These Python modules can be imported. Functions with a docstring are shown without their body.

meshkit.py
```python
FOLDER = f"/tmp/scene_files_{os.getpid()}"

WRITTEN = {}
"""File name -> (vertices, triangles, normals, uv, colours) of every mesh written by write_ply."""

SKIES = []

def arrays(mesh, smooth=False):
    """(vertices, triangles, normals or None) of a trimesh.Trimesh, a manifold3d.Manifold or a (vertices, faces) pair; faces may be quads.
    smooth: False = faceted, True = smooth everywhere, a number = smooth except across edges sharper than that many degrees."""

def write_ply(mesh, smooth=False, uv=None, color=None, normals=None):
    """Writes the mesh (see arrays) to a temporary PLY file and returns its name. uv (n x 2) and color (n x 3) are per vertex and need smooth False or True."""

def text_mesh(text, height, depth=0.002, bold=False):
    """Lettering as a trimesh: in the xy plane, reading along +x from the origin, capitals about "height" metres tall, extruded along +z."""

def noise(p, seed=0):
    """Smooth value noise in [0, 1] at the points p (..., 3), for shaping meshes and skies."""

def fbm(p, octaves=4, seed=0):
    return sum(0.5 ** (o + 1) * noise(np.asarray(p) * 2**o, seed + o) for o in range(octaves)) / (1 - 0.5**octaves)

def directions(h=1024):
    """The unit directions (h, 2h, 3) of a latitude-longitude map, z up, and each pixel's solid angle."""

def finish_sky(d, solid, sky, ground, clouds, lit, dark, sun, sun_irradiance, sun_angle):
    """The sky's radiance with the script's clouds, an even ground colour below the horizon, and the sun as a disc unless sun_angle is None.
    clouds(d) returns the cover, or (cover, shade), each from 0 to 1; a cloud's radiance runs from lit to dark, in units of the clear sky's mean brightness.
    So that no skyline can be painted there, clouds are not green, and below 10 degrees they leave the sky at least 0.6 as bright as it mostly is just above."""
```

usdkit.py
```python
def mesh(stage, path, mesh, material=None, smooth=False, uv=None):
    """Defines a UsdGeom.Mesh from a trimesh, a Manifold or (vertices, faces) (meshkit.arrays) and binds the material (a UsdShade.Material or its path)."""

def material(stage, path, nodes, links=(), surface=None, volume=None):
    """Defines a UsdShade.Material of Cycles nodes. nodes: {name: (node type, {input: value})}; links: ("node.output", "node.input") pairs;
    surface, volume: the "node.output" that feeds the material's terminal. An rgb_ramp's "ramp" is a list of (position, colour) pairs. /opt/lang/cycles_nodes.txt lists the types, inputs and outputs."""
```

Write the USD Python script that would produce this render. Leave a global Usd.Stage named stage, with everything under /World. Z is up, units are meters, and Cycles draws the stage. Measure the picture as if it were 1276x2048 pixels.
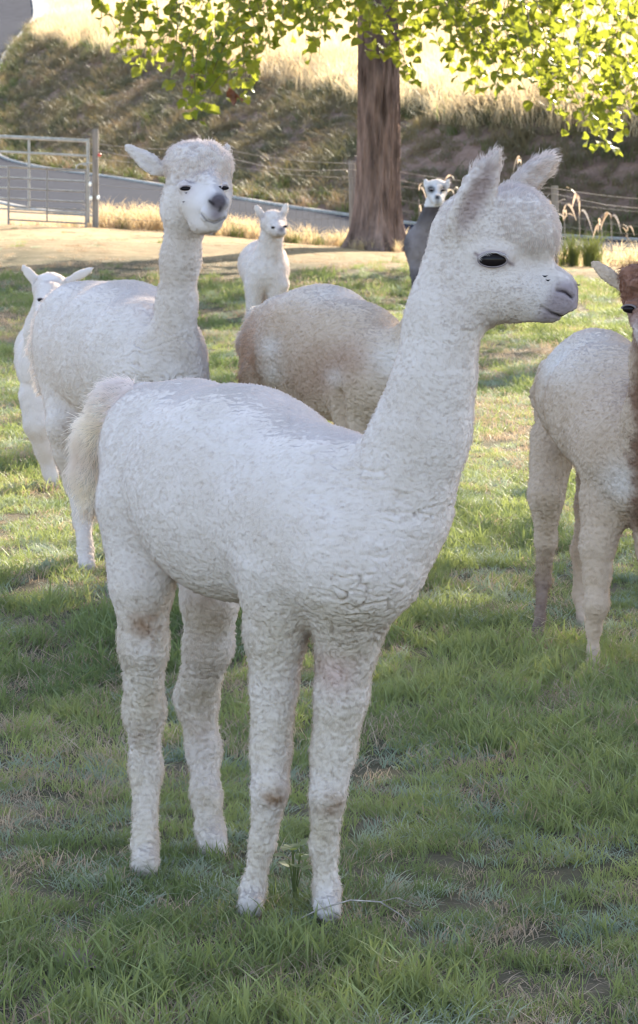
import math, random
import numpy as np, trimesh, usdkit, meshkit
from pxr import Usd, UsdGeom, UsdLux, UsdShade, Gf, Sdf, Vt
from scipy.spatial import cKDTree

stage = Usd.Stage.CreateInMemory()
UsdGeom.SetStageUpAxis(stage, 'Z')
UsdGeom.Xform.Define(stage, '/World')
UsdGeom.Scope.Define(stage, '/World/Looks')
T = Sdf.ValueTypeNames
R = np.random.default_rng(7)

# ------------------------------------------------------------------ camera, sky, sun, exposure
FP, CX, HY, EYE = 6500.0, 638.0, 318.0, 1.4          # focal length in photo pixels, centre column, horizon row, eye height
cam = UsdGeom.Camera.Define(stage, '/World/camera')
cam.AddTranslateOp().Set(Gf.Vec3d(0, 0, EYE)); cam.AddRotateXOp().Set(90)
cam.CreateHorizontalApertureAttr(36.0); cam.CreateVerticalApertureAttr(36.0 * 1024 / 638)
cam.CreateFocalLengthAttr(36.0 * FP / 1276)
cam.CreateVerticalApertureOffsetAttr(-36.0 * (1024 - HY) / 1276)
cam.CreateFStopAttr(40.0); cam.CreateFocusDistanceAttr(6.0)
cam.CreateExposureAttr(2.12)
SUN_EL, SUN_AZ = math.radians(26), math.radians(25)
S = np.array([math.sin(SUN_AZ) * math.cos(SUN_EL), math.cos(SUN_AZ) * math.cos(SUN_EL), math.sin(SUN_EL)])
CLOUD = (1.9, 2.0, 2.35)
sky = UsdLux.DomeLight.Define(stage, '/World/sky')
skym = usdkit.material(stage, '/World/Looks/sky_air', {
    'sky': ('sky_texture', {'sky_type': 'single_scattering', 'sun_disc': False, 'sun_elevation': SUN_EL, 'sun_rotation': SUN_AZ, 'aerosol_density': 1.0}),
    # thin high cloud veils part of the sky
    'tc': ('texture_coordinate', {}), 'mp': ('mapping', {'scale': (1.0, 1.0, 2.6)}), 'n': ('noise_texture', {'scale': 2.2, 'detail': 6, 'roughness': 0.6, 'distortion': 0.4}),
    'cr': ('rgb_ramp', {'ramp': [(0.3, (0.02, 0.02, 0.02)), (0.72, (0.36, 0.36, 0.36))]}), 'mx': ('mix_color', {'blend_type': 'mix', 'b': CLOUD}),
    'bg': ('background_shader', {'strength': 0.13})},
    [('tc.generated', 'mp.vector'), ('mp.vector', 'n.vector'), ('n.fac', 'cr.fac'), ('cr.color', 'mx.fac'), ('sky.color', 'mx.a'), ('mx.result', 'bg.color')], surface='bg.background')
UsdShade.MaterialBindingAPI.Apply(sky.GetPrim()).Bind(skym)
sun = UsdLux.DistantLight.Define(stage, '/World/sun')
sun.CreateIntensityAttr(1.25); sun.CreateAngleAttr(0.5); sun.CreateNormalizeAttr(True)
sun.CreateColorAttr(Gf.Vec3f(1.0, 0.89, 0.70))
sun.AddRotateXYZOp().Set(Gf.Vec3f(90 - math.degrees(SUN_EL), 0, 180 - math.degrees(SUN_AZ)))

# ------------------------------------------------------------------ helpers
def at(px, py, Y):
    """the point of the world seen at a photo pixel, Y metres away"""
    return np.array([(px - CX) / FP * Y, Y, EYE - (py - HY) / FP * Y])

used = {}
def path_for(name, parent=None):
    base = str(parent.GetPath()) if parent is not None else '/World'
    k = used.get((base, name), -1) + 1
    used[(base, name)] = k
    return f'{base}/{name}' + (f'_{k:03d}' if k else '')

def tag(p, label=None, cat=None, group=None, kind=None):
    p = p.GetPrim() if hasattr(p, 'GetPrim') else p
    for k, v in (('label', label), ('category', cat), ('group', group), ('kind', kind)):
        if v: p.SetCustomDataByKey(k, v)
    return p

def thing(name, label, cat, loc=(0, 0, 0), group=None):
    x = UsdGeom.Xform.Define(stage, path_for(name))
    x.AddTranslateOp().Set(Gf.Vec3d(*map(float, loc)))
    return tag(x, label, cat, group)

def obj(name, mesh, mat, parent=None, smooth=False, off=None, col=None):
    """one Mesh prim; off is the parent's place, taken off world coordinates"""
    if off is not None:
        v, f = (mesh.vertices, mesh.faces) if hasattr(mesh, 'vertices') else mesh
        mesh = (np.asarray(v) - np.asarray(off), f)
    m = usdkit.mesh(stage, path_for(name, parent), mesh, M[mat] if isinstance(mat, str) else mat, smooth=smooth)
    if col is not None:
        UsdGeom.PrimvarsAPI(m).CreatePrimvar('col', T.Color3fArray, 'vertex').Set(Vt.Vec3fArray.FromNumpy(np.asarray(col, np.float32)))
    return m.GetPrim()

def cat(*ms):
    V, F, n = [], [], 0
    for v, f in ms:
        V.append(np.asarray(v, float)); F.append(np.asarray(f, int) + n); n += len(v)
    return np.vstack(V), np.vstack(F)

def tube(pts, rad, sides=8, cap=True):
    pts = np.asarray(pts, float); n = len(pts)
    rad = np.broadcast_to(np.asarray(rad, float), (n,))
    t = np.gradient(pts, axis=0); t /= np.linalg.norm(t, axis=1, keepdims=True) + 1e-12
    up = np.array([0, 0, 1.0]) if abs(t[0][2]) < 0.9 else np.array([1.0, 0, 0])
    V = []
    a = np.arange(sides) / sides * 2 * np.pi
    u = np.cross(up, t[0]); u /= np.linalg.norm(u)
    for i in range(n):
        u = u - t[i] * (u @ t[i]); u /= np.linalg.norm(u)
        w = np.cross(t[i], u)
        V.append(pts[i] + rad[i] * (np.cos(a)[:, None] * u + np.sin(a)[:, None] * w))
    V = np.vstack(V); F = []
    j = np.arange(sides); k = (j + 1) % sides
    for i in range(n - 1):
        A, B = i * sides, (i + 1) * sides
        F.append(np.stack([A + j, A + k, B + k], 1)); F.append(np.stack([A + j, B + k, B + j], 1))
    F = np.vstack(F)
    if cap:
        V = np.vstack([V, pts[0], pts[-1]]); c = len(V)
        F = np.vstack([F, np.stack([k, j, np.full(sides, c - 2)], 1), np.stack([(n - 1) * sides + j, (n - 1) * sides + k, np.full(sides, c - 1)], 1)])
    return V, F

def box(c, s, bev=0.004):
    s = np.asarray(s, float) / 2; b = min(bev, s.min() * .4)
    P = [(x * (s[0] - bx), y * (s[1] - by), z * (s[2] - bz)) for x in (-1, 1) for y in (-1, 1) for z in (-1, 1) for bx, by, bz in ((0, b, b), (b, 0, b), (b, b, 0))]
    h = trimesh.convex.convex_hull(np.array(P) + np.asarray(c))
    return np.array(h.vertices), np.array(h.faces)

def noise(p, s=0): return meshkit.noise(p, s)
def fbm(p, o=3, s=0): return meshkit.fbm(p, o, s)
def sstep(a, b, x):
    t = np.clip((x - a) / (b - a), 0, 1); return t * t * (3 - 2 * t)

def seg_dist(p, a, b):
    """distance of points to a segment, and where along it"""
    ab = b - a; t = np.clip(((p - a) @ ab) / (ab @ ab), 0, 1)
    return np.linalg.norm(p - a - t[..., None] * ab, axis=-1), t

def instancer(name, protos, pos, idx, rotz, tilt, scale, parent=None, **tags):
    pi = UsdGeom.PointInstancer.Define(stage, path_for(name, parent))
    paths = []
    for nm, mesh, mat in protos:
        pr = obj(nm, mesh, mat, pi.GetPrim()); paths.append(pr.GetPath())
    pi.CreatePrototypesRel().SetTargets(paths)
    pi.CreateProtoIndicesAttr(Vt.IntArray.FromNumpy(np.asarray(idx, np.int32)))
    pi.CreatePositionsAttr(Vt.Vec3fArray.FromNumpy(np.asarray(pos, np.float32)))
    c1, s1 = np.cos(rotz / 2), np.sin(rotz / 2)
    tx, ty = tilt
    ct, st = np.cos(tx / 2), np.sin(tx / 2); cy, sy = np.cos(ty / 2), np.sin(ty / 2)
    # q = tiltx * tilty * rotz
    w, x, y, z = ct * cy, st * cy, ct * sy, st * sy
    q = np.stack([x * c1 + y * s1, y * c1 - x * s1, z * c1 + w * s1, w * c1 - z * s1], 1)   # x y z w
    pi.CreateOrientationsAttr(Vt.QuathArray([Gf.Quath(float(a[3]), float(a[0]), float(a[1]), float(a[2])) for a in q]))
    sc = np.asarray(scale, np.float32)
    if sc.ndim == 1: sc = np.repeat(sc[:, None], 3, 1)
    pi.CreateScalesAttr(Vt.Vec3fArray.FromNumpy(sc))
    return tag(pi, **tags)

# ------------------------------------------------------------------ materials
M = {}
def mat(name, nodes, links, surface):
    M[name] = usdkit.material(stage, '/World/Looks/' + name, nodes, links, surface=surface); return M[name]

def simple(name, c1, c2, scale, rough=0.8, bump=0.0, bscale=None, metallic=0.0, stretch=(1, 1, 1), spec=0.3):
    nodes = {'g': ('texture_coordinate', {}), 'mp': ('mapping', {'scale': stretch}),
             'n': ('noise_texture', {'scale': scale, 'detail': 5, 'roughness': 0.6}),
             'r': ('rgb_ramp', {'ramp': [(0.3, c1), (0.7, c2)]}),
             'p': ('principled_bsdf', {'roughness': rough, 'metallic': metallic, 'specular_ior_level': spec})}
    links = [('g.object', 'mp.vector'), ('mp.vector', 'n.vector'), ('n.fac', 'r.fac'), ('r.color', 'p.base_color')]
    if bump:
        nodes['n2'] = ('noise_texture', {'scale': bscale or scale * 4, 'detail': 4, 'roughness': 0.6})
        nodes['b'] = ('bump', {'strength': 1.0, 'distance': bump})
        links += [('mp.vector', 'n2.vector'), ('n2.fac', 'b.height'), ('b.normal', 'p.normal')]
    mat(name, nodes, links, 'p.BSDF')

def coat(name, bump=0.0015, scale=260, rough=0.95):
    """short fleece: colour from the coat's own markings, crimped relief"""
    mat(name, {'c': ('attribute', {'attribute': 'col'}), 'g': ('texture_coordinate', {}),
               'n': ('noise_texture', {'scale': scale, 'detail': 4, 'roughness': 0.65, 'distortion': 0.6}),
               'n1': ('noise_texture', {'scale': 9, 'detail': 4, 'roughness': 0.6}),
               'r': ('rgb_ramp', {'ramp': [(0.25, (0.86, 0.83, 0.78)), (0.7, (1, 1, 1))]}),
               'm': ('mix_color', {'blend_type': 'multiply', 'fac': 1.0}),
               'b': ('bump', {'strength': 0.8, 'distance': bump}),
               'p': ('principled_bsdf', {'roughness': rough, 'specular_ior_level': 0.05, 'sheen_weight': 0.08, 'sheen_roughness': 0.6})},
        [('g.object', 'n.vector'), ('g.object', 'n1.vector'), ('n1.fac', 'r.fac'), ('c.color', 'm.a'), ('r.color', 'm.b'), ('m.result', 'p.base_color'),
         ('n.fac', 'b.height'), ('b.normal', 'p.normal')], 'p.BSDF')
coat('short_fleece', .0009)
coat('far_fleece', 0.004, 110)
mat('fleece_hair', {'nr': ('attribute', {'attribute': 'nrm'}), 'c': ('attribute', {'attribute': 'col'}), 'd': ('diffuse_bsdf', {}), 't': ('translucent_bsdf', {}), 'm': ('mix_closure', {'fac': 0.35})},
    [('c.color', 'd.color'), ('c.color', 't.color'), ('nr.vector', 'd.normal'), ('nr.vector', 't.normal'), ('d.BSDF', 'm.closure1'), ('t.BSDF', 'm.closure2')], 'm.closure')
mat('eye_wet', {'p': ('principled_bsdf', {'base_color': (0.006, 0.004, 0.004), 'roughness': 0.16, 'specular_ior_level': 0.16})}, [], 'p.BSDF')
mat('eye_lid', {'p': ('principled_bsdf', {'base_color': (0.11, 0.08, 0.08), 'roughness': 0.6})}, [], 'p.BSDF')
mat('eye_lash', {'p': ('principled_bsdf', {'base_color': (0.24, 0.19, 0.19), 'roughness': 0.8})}, [], 'p.BSDF')

mat('lash_hair', {'p': ('principled_bsdf', {'base_color': (0.46, 0.40, 0.39), 'roughness': 0.7})}, [], 'p.BSDF')
def leafy(name, ramp, trans=0.45, tcol=None, rough=0.55, nscale=0.6, patch=None):
    """blades and leaves: tone varies from blade to blade and from place to place; light comes through"""
    nodes = {'g': ('geometry', {}), 'r': ('rgb_ramp', {'ramp': ramp}),
             'n': ('noise_texture', {'scale': nscale, 'detail': 3}), 'a': ('math', {'math_type': 'multiply_add', 'value2': 0.75, 'value3': -0.06}),
             'mr': ('map_range', {'from_min': 0.3, 'from_max': 0.7, 'to_min': 0.0, 'to_max': 0.5, 'clamp': True}),
             'ad': ('math', {'math_type': 'add', 'use_clamp': True}),
             'p': ('principled_bsdf', {'roughness': rough, 'specular_ior_level': 0.3}),
             'h': ('hsv', {'saturation': 1.15, 'value': 1.35}), 't': ('translucent_bsdf', {}), 'm': ('mix_closure', {'fac': trans})}
    links = [('g.random_per_island', 'a.value1'), ('g.position', 'n.vector'), ('n.fac', 'mr.value'), ('a.value', 'ad.value1'), ('mr.result', 'ad.value2'), ('ad.value', 'r.fac'),
             ('r.color', 'p.base_color'), ('r.color', 'h.color'), ('h.color', 't.color'), ('p.BSDF', 'm.closure1'), ('t.BSDF', 'm.closure2')]
    if tcol:
        nodes['h'] = ('mix_color', {'blend_type': 'mix', 'fac': 0.62, 'b': tcol}); links = [l for l in links if not l[0].startswith('h.') and not l[1].startswith('h.')] + [('r.color', 'h.a'), ('h.result', 't.color')]
    mat(name, nodes, links, 'm.closure')
leafy('grass_green', [(0, (0.12, 0.15, 0.06)), (0.35, (0.235, 0.255, 0.10)), (0.6, (0.37, 0.345, 0.15)), (0.85, (0.52, 0.42, 0.25)), (1, (0.60, 0.47, 0.32))], 0.45, nscale=0.9)
leafy('grass_blue', [(0, (0.18, 0.22, 0.155)), (0.5, (0.32, 0.345, 0.245)), (1, (0.48, 0.42, 0.32))], 0.38, nscale=1.5)
leafy('grass_straw', [(0, (0.28, 0.205, 0.145)), (0.5, (0.45, 0.35, 0.245)), (1, (0.60, 0.48, 0.35))], 0.35)
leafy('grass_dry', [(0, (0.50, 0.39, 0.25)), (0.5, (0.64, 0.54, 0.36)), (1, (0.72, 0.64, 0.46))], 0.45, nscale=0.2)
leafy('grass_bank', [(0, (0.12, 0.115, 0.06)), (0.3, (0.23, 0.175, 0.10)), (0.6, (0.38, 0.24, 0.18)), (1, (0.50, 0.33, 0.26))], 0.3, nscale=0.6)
leafy('leaf_green', [(0, (0.025, 0.06, 0.012)), (0.5, (0.06, 0.105, 0.02)), (0.8, (0.14, 0.175, 0.035)), (1, (0.26, 0.25, 0.05))], 0.52, tcol=(0.48, 0.50, 0.045), rough=0.4)
leafy('dry_leaf', [(0, (0.45, 0.36, 0.28)), (1, (0.65, 0.56, 0.48))], 0.35)
leafy('dead_leaf', [(0, (0.12, 0.05, 0.03)), (1, (0.2, 0.09, 0.06))], 0.3)
leafy('withered', [(0, (0.17, 0.11, 0.09)), (1, (0.26, 0.175, 0.15))], 0.2)
simple('bark', (0.06, 0.042, 0.038), (0.24, 0.165, 0.145), 9, 0.95, 0.03, 26, stretch=(1, 1, 0.22), spec=0.05)
simple('twig_bark', (0.06, 0.04, 0.03), (0.12, 0.09, 0.06), 10, 0.9)
simple('galvanised', (0.22, 0.21, 0.2), (0.36, 0.34, 0.32), 14, 0.6, metallic=0.2)
simple('dark_galvanised', (0.13, 0.12, 0.115), (0.24, 0.22, 0.21), 14, 0.6, metallic=0.2)
simple('grey_wood', (0.12, 0.10, 0.09), (0.24, 0.21, 0.19), 30, 0.9, 0.003, 90, stretch=(1, 1, 0.1))
simple('wire', (0.10, 0.085, 0.08), (0.48, 0.39, 0.34), 5, 0.6)
simple('net_wire', (0.07, 0.06, 0.055), (0.2, 0.17, 0.16), 9, 0.7)
simple('insulator', (0.75, 0.75, 0.73), (0.85, 0.85, 0.83), 20, 0.4)
simple('red_plastic', (0.45, 0.08, 0.06), (0.5, 0.1, 0.08), 20, 0.4)
simple('asphalt', (0.015, 0.018, 0.03), (0.026, 0.030, 0.047), 3.0, 0.95, 0.004, 120, spec=0.03)
simple('concrete_edge', (0.17, 0.155, 0.14), (0.3, 0.275, 0.25), 6, 0.9)
simple('fly_black', (0.012, 0.011, 0.012), (0.03, 0.028, 0.03), 300, 0.35)
simple('dry_wood', (0.16, 0.13, 0.11), (0.34, 0.29, 0.25), 60, 0.85)
leafy('grass_verge', [(0, (0.09, 0.11, 0.035)), (0.5, (0.16, 0.17, 0.06)), (1, (0.26, 0.22, 0.11))], 0.35)
def ground_mat(name, ramp, scale, bump, bscale, ramp2=None, rng=None, axis='y'):
    """soil and turf: two mottles; ramp2 takes over where the place does (rng: metres)"""
    nodes = {'g': ('geometry', {}), 'n': ('noise_texture', {'scale': scale, 'detail': 6, 'roughness': 0.65}), 'r': ('rgb_ramp', {'ramp': ramp}),
             'n2': ('noise_texture', {'scale': bscale, 'detail': 6, 'roughness': 0.7}), 'b': ('bump', {'distance': bump}),
             'p': ('principled_bsdf', {'roughness': 0.95, 'specular_ior_level': 0.1})}
    links = [('g.position', 'n.vector'), ('g.position', 'n2.vector'), ('n.fac', 'r.fac'), ('n2.fac', 'b.height'), ('b.normal', 'p.normal')]
    if ramp2:
        nodes |= {'s': ('separate_xyz', {}), 'mr': ('map_range', {'from_min': rng[0], 'from_max': rng[1], 'to_min': 0, 'to_max': 1, 'clamp': True}),
                  'r2': ('rgb_ramp', {'ramp': ramp2}), 'n3': ('noise_texture', {'scale': 0.5, 'detail': 4}), 'ma': ('math', {'math_type': 'multiply_add', 'value2': 5.0}),
                  'mx': ('mix_color', {'blend_type': 'mix'})}
        links += [('g.position', 's.vector'), ('g.position', 'n3.vector'), ('n3.fac', 'ma.value1'), (f's.{axis}', 'ma.value3'), ('ma.value', 'mr.value'), ('n.fac', 'r2.fac'), ('mr.result', 'mx.fac'), ('r.color', 'mx.a'), ('r2.color', 'mx.b'), ('mx.result', 'p.base_color')]
    else:
        links += [('r.color', 'p.base_color')]
    mat(name, nodes, links, 'p.BSDF')
ground_mat('turf_soil', [(0.3, (0.065, 0.06, 0.035)), (0.5, (0.105, 0.09, 0.055)), (0.7, (0.18, 0.14, 0.095))], 3.5, 0.03, 25,
           [(0.3, (0.26, 0.18, 0.105)), (0.55, (0.40, 0.29, 0.17)), (0.75, (0.46, 0.35, 0.205))], (38.0, 42.5))
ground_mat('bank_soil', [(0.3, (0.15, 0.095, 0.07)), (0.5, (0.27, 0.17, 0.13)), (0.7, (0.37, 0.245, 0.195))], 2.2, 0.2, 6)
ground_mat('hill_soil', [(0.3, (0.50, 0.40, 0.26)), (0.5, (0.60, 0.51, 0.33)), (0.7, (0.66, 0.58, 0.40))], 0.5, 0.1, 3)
# ------------------------------------------------------------------ land: pasture, lane, bank, hillside
# right-hand (bank side) edge of the lane: x, y, height
LANE = np.array([(60, 36, 0.0), (30, 40.5, 0.05), (12, 45.0, 0.10), (6, 47.5, 0.16), (2.5, 49.8, 0.30), (0.0, 52.5, 0.55), (-2.15, 60, 0.78), (-4.45, 68, 1.03), (-6.3, 74, 1.2), (-7.9, 80, 1.5), (-9.0, 88, 2.7),
                 (-9.5, 97, 4.35), (-9.7, 105, 5.4), (-9.9, 112, 6.2), (-10.6, 120, 7.3), (-12, 132, 8.6), (-15, 150, 10.2), (-19, 175, 12.5), (-30, 230, 16)])
_t = np.arange(len(LANE)); _s = np.linspace(0, len(LANE) - 1, 700)
from scipy.interpolate import PchipInterpolator
LC = PchipInterpolator(_t, LANE)(_s)
_d = np.gradient(LC[:, :2], axis=0); _d /= np.linalg.norm(_d, axis=1, keepdims=True)
LN = np.stack([_d[:, 1], -_d[:, 0]], 1)                # towards the bank
_tree = cKDTree(LC[:, :2])
LANE_W = 4.4
def field_z(x, y):
    e = np.interp(x, [-6, -3, 0.5, 3, 8], [0.55, 0.5, 0.28, 0.10, 0.08])
    return e * sstep(26, 42.5, y) + 0.02 * np.clip(y - 43, 0, 60) + 0.012 * np.sin(x * 2.1 + y * .7) + 0.012 * np.sin(y * 1.3 - x)
def hill_z(x, y):
    return 2.5 + 0.07 * (y - 57) + 0.0007 * np.clip(y - 100, 0, 300) ** 2 + 0.25 * (fbm(np.stack([x * .08, y * .08, x * 0], -1), 3, 5) - .5)
def land_z(x, y, rough=True):
    x, y = np.asarray(x, float), np.asarray(y, float)
    q = np.stack([x, y], -1).reshape(-1, 2)
    dd, ii = _tree.query(q, k=1)
    t = ((q - LC[ii, :2]) * LN[ii]).sum(1)
    t = np.where(np.abs(t) > .5 * dd, np.sign(t) * dd, t).reshape(x.shape); zc = LC[ii, 2].reshape(x.shape)
    h = hill_z(x, y)
    lump = (fbm(np.stack([x * .5, y * .5, x * 0], -1), 4, 3) - .5) if rough else 0
    b = zc + 0.08 * np.clip(t, 0, .8) + 0.62 * np.clip(t - .55, 0, None) + 0.5 * lump * sstep(.4, 2.5, t)
    k = 0.7
    hh = np.clip(.5 + .5 * (b - h) / k, 0, 1); bank = b * (1 - hh) + h * hh - k * hh * (1 - hh)
    bank = np.where(t > .0, np.maximum(bank, zc - .05 + 0 * t), bank)
    left = -t - LANE_W
    fz = field_z(x, y)
    w = sstep(0.0, 3.0 + 0.0 * left, left)
    near = zc * (1 - w) + np.where(y < 52, fz, np.maximum(np.minimum(fz, zc - .1), zc - .1 - .2 * np.clip(left, 0, None))) * w
    z = np.where(t > 0, bank, near)
    z = z - 0.05 * (sstep(-LANE_W - .05, -LANE_W + .2, t) * (1 - sstep(-.2, .05, t)))      # bed of the lane
    return z, t
def axis_steps(*segs):
    out = [segs[0][0]]
    for a, b, s in segs:
        n = max(1, int(round((b - a) / s))); out += list(np.linspace(a, b, n + 1)[1:])
    return np.array(out)
gx = axis_steps((-160, -40, 8), (-40, -14, 1.5), (-14, 10, 0.22), (10, 40, 1.5), (40, 160, 8))
gy = axis_steps((-60, -4, 4), (-4, 36, 0.5), (36, 60, 0.22), (60, 125, 0.45), (125, 180, 2.5), (180, 330, 10))
GX, GY = np.meshgrid(gx, gy, indexing='ij')
GZ, GT = land_z(GX, GY)
idx = np.arange(GX.size).reshape(GX.shape)
quad = np.stack([idx[:-1, :-1], idx[1:, :-1], idx[1:, 1:], idx[:-1, 1:]], -1).reshape(-1, 4)
V = np.stack([GX, GY, GZ], -1).reshape(-1, 3)
tq = GT.reshape(-1)[quad].mean(1); cen = V[quad].mean(1)
hillq = (tq > 0) & (cen[:, 2] > hill_z(cen[:, 0], cen[:, 1]) - .22)
bankq = (tq > 0) & ~hillq
def sub(q):
    u, inv = np.unique(q, return_inverse=True); return V[u], inv.reshape(q.shape)
tag(obj('pasture', sub(quad[tq <= 0]), 'turf_soil', smooth=True), 'grazed pasture with bare dry ground along its far edge', kind='structure')
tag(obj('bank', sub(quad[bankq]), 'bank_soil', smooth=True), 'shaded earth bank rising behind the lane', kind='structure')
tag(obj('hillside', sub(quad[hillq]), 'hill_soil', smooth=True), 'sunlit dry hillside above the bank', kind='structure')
# the lane itself and its pale edges
li = np.arange(60, 690)
def ribbon(a, b, dz, n=8, ii=li):
    rows = [np.column_stack([LC[ii, :2] + LN[ii] * o, LC[ii, 2] + dz - 0.02 * abs(o + LANE_W / 2) / LANE_W]) for o in np.linspace(a, b, n)]
    P = np.stack(rows, 1); k = np.arange(P.shape[0] * n).reshape(-1, n)
    return P.reshape(-1, 3), np.stack([k[:-1, :-1], k[:-1, 1:], k[1:, 1:], k[1:, :-1]], -1).reshape(-1, 4)
v, f = ribbon(-LANE_W, 0, 0.0); f = f[:, ::-1]
if np.cross(v[f[0, 1]] - v[f[0, 0]], v[f[0, 2]] - v[f[0, 0]])[2] < 0: f = f[:, ::-1]
tag(obj('lane', (v, f), 'asphalt', smooth=True), 'narrow asphalt lane climbing left past the gate', kind='structure')
for a, b in ((-.02, .09), (-LANE_W - .09, -LANE_W + .02)):
    P = [np.column_stack([LC[li, :2] + LN[li] * o, LC[li, 2] + dz]) for o, dz in ((a, -.12), (a, .02), (a + .02, .035), (b - .02, .035), (b, .02), (b, -.12))]
    P = np.stack(P, 1); k = np.arange(P.shape[0] * 6).reshape(-1, 6)
    f = np.stack([k[:-1, :-1], k[:-1, 1:], k[1:, 1:], k[1:, :-1]], -1).reshape(-1, 4)
    tag(obj('kerb', (P.reshape(-1, 3), f), 'concrete_edge'), 'low pale edging along the asphalt lane', kind='structure')

# ------------------------------------------------------------------ grass
def blades(n, h, w, spread, lean, rng, segs=3, wv=.35):
    V, F = [], []
    for i in range(n):
        a = rng.uniform(0, 2 * np.pi); r = spread * math.sqrt(rng.uniform()); b = np.array([r * math.cos(a), r * math.sin(a), -0.015])
        H = h * rng.uniform(.45, 1.15); W = w * rng.uniform(.6, 1.25)
        d = rng.uniform(0, 2 * np.pi); L = lean * rng.uniform(.1, 1.3) * H
        dv = np.array([math.cos(d), math.sin(d), 0]); sv = np.array([-dv[1], dv[0], 0]) if rng.uniform() < .6 else dv
        yaw = rng.uniform(0, 2 * np.pi); sv = np.array([math.cos(yaw), math.sin(yaw), 0])
        n0 = len(V)
        for k in range(segs):
            t = k / segs; c = b + dv * L * t ** 2 + np.array([0, 0, H * (t - .35 * lean * t * t)]); ww = W * (1 - .55 * t ** 1.5) / 2
            V += [c - sv * ww, c + sv * ww]
        V.append(b + dv * L + np.array([0, 0, H * (1 - .35 * lean)]))
        for k in range(segs - 1):
            q = n0 + 2 * k; F += [(q, q + 1, q + 3), (q, q + 3, q + 2)]
        q = n0 + 2 * (segs - 1); F.append((q, q + 1, q + 2))
    return np.array(V), np.array(F)
rg = np.random.default_rng(11)
prot = [('blades', blades(72, .078, .0040, .075, .75, rg), 'grass_green'), ('blades', blades(72, .092, .0040, .08, .9, rg), 'grass_green'),
        ('blades', blades(66, .07, .0044, .075, 1.0, rg), 'grass_blue'), ('blades', blades(50, .08, .0032, .09, 1.1, rg), 'grass_straw'),
        ('blades', blades(54, .115, .0046, .06, .8, rg), 'grass_green'), ('blades', blades(60, .04, .0032, .10, 1.6, rg), 'grass_straw')]
def scatter_wedge(y0, y1, dens, half, rng, mn=.6):
    n = int(dens * half * (y1 ** 2 - y0 ** 2) + dens * 2 * mn * (y1 - y0))
    y = np.sqrt(rng.uniform(y0 ** 2, y1 ** 2, n)) if mn == 0 else None
    if y is None:
        u = rng.uniform(y0, y1, n * 3); keep = rng.uniform(0, 1, n * 3) < (half * u + mn) / (half * y1 + mn); y = u[keep][:n]
    x = rng.uniform(-1, 1, len(y)) * (half * y + mn)
    return x, y
P_, I_, S_ = [], [], []
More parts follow.
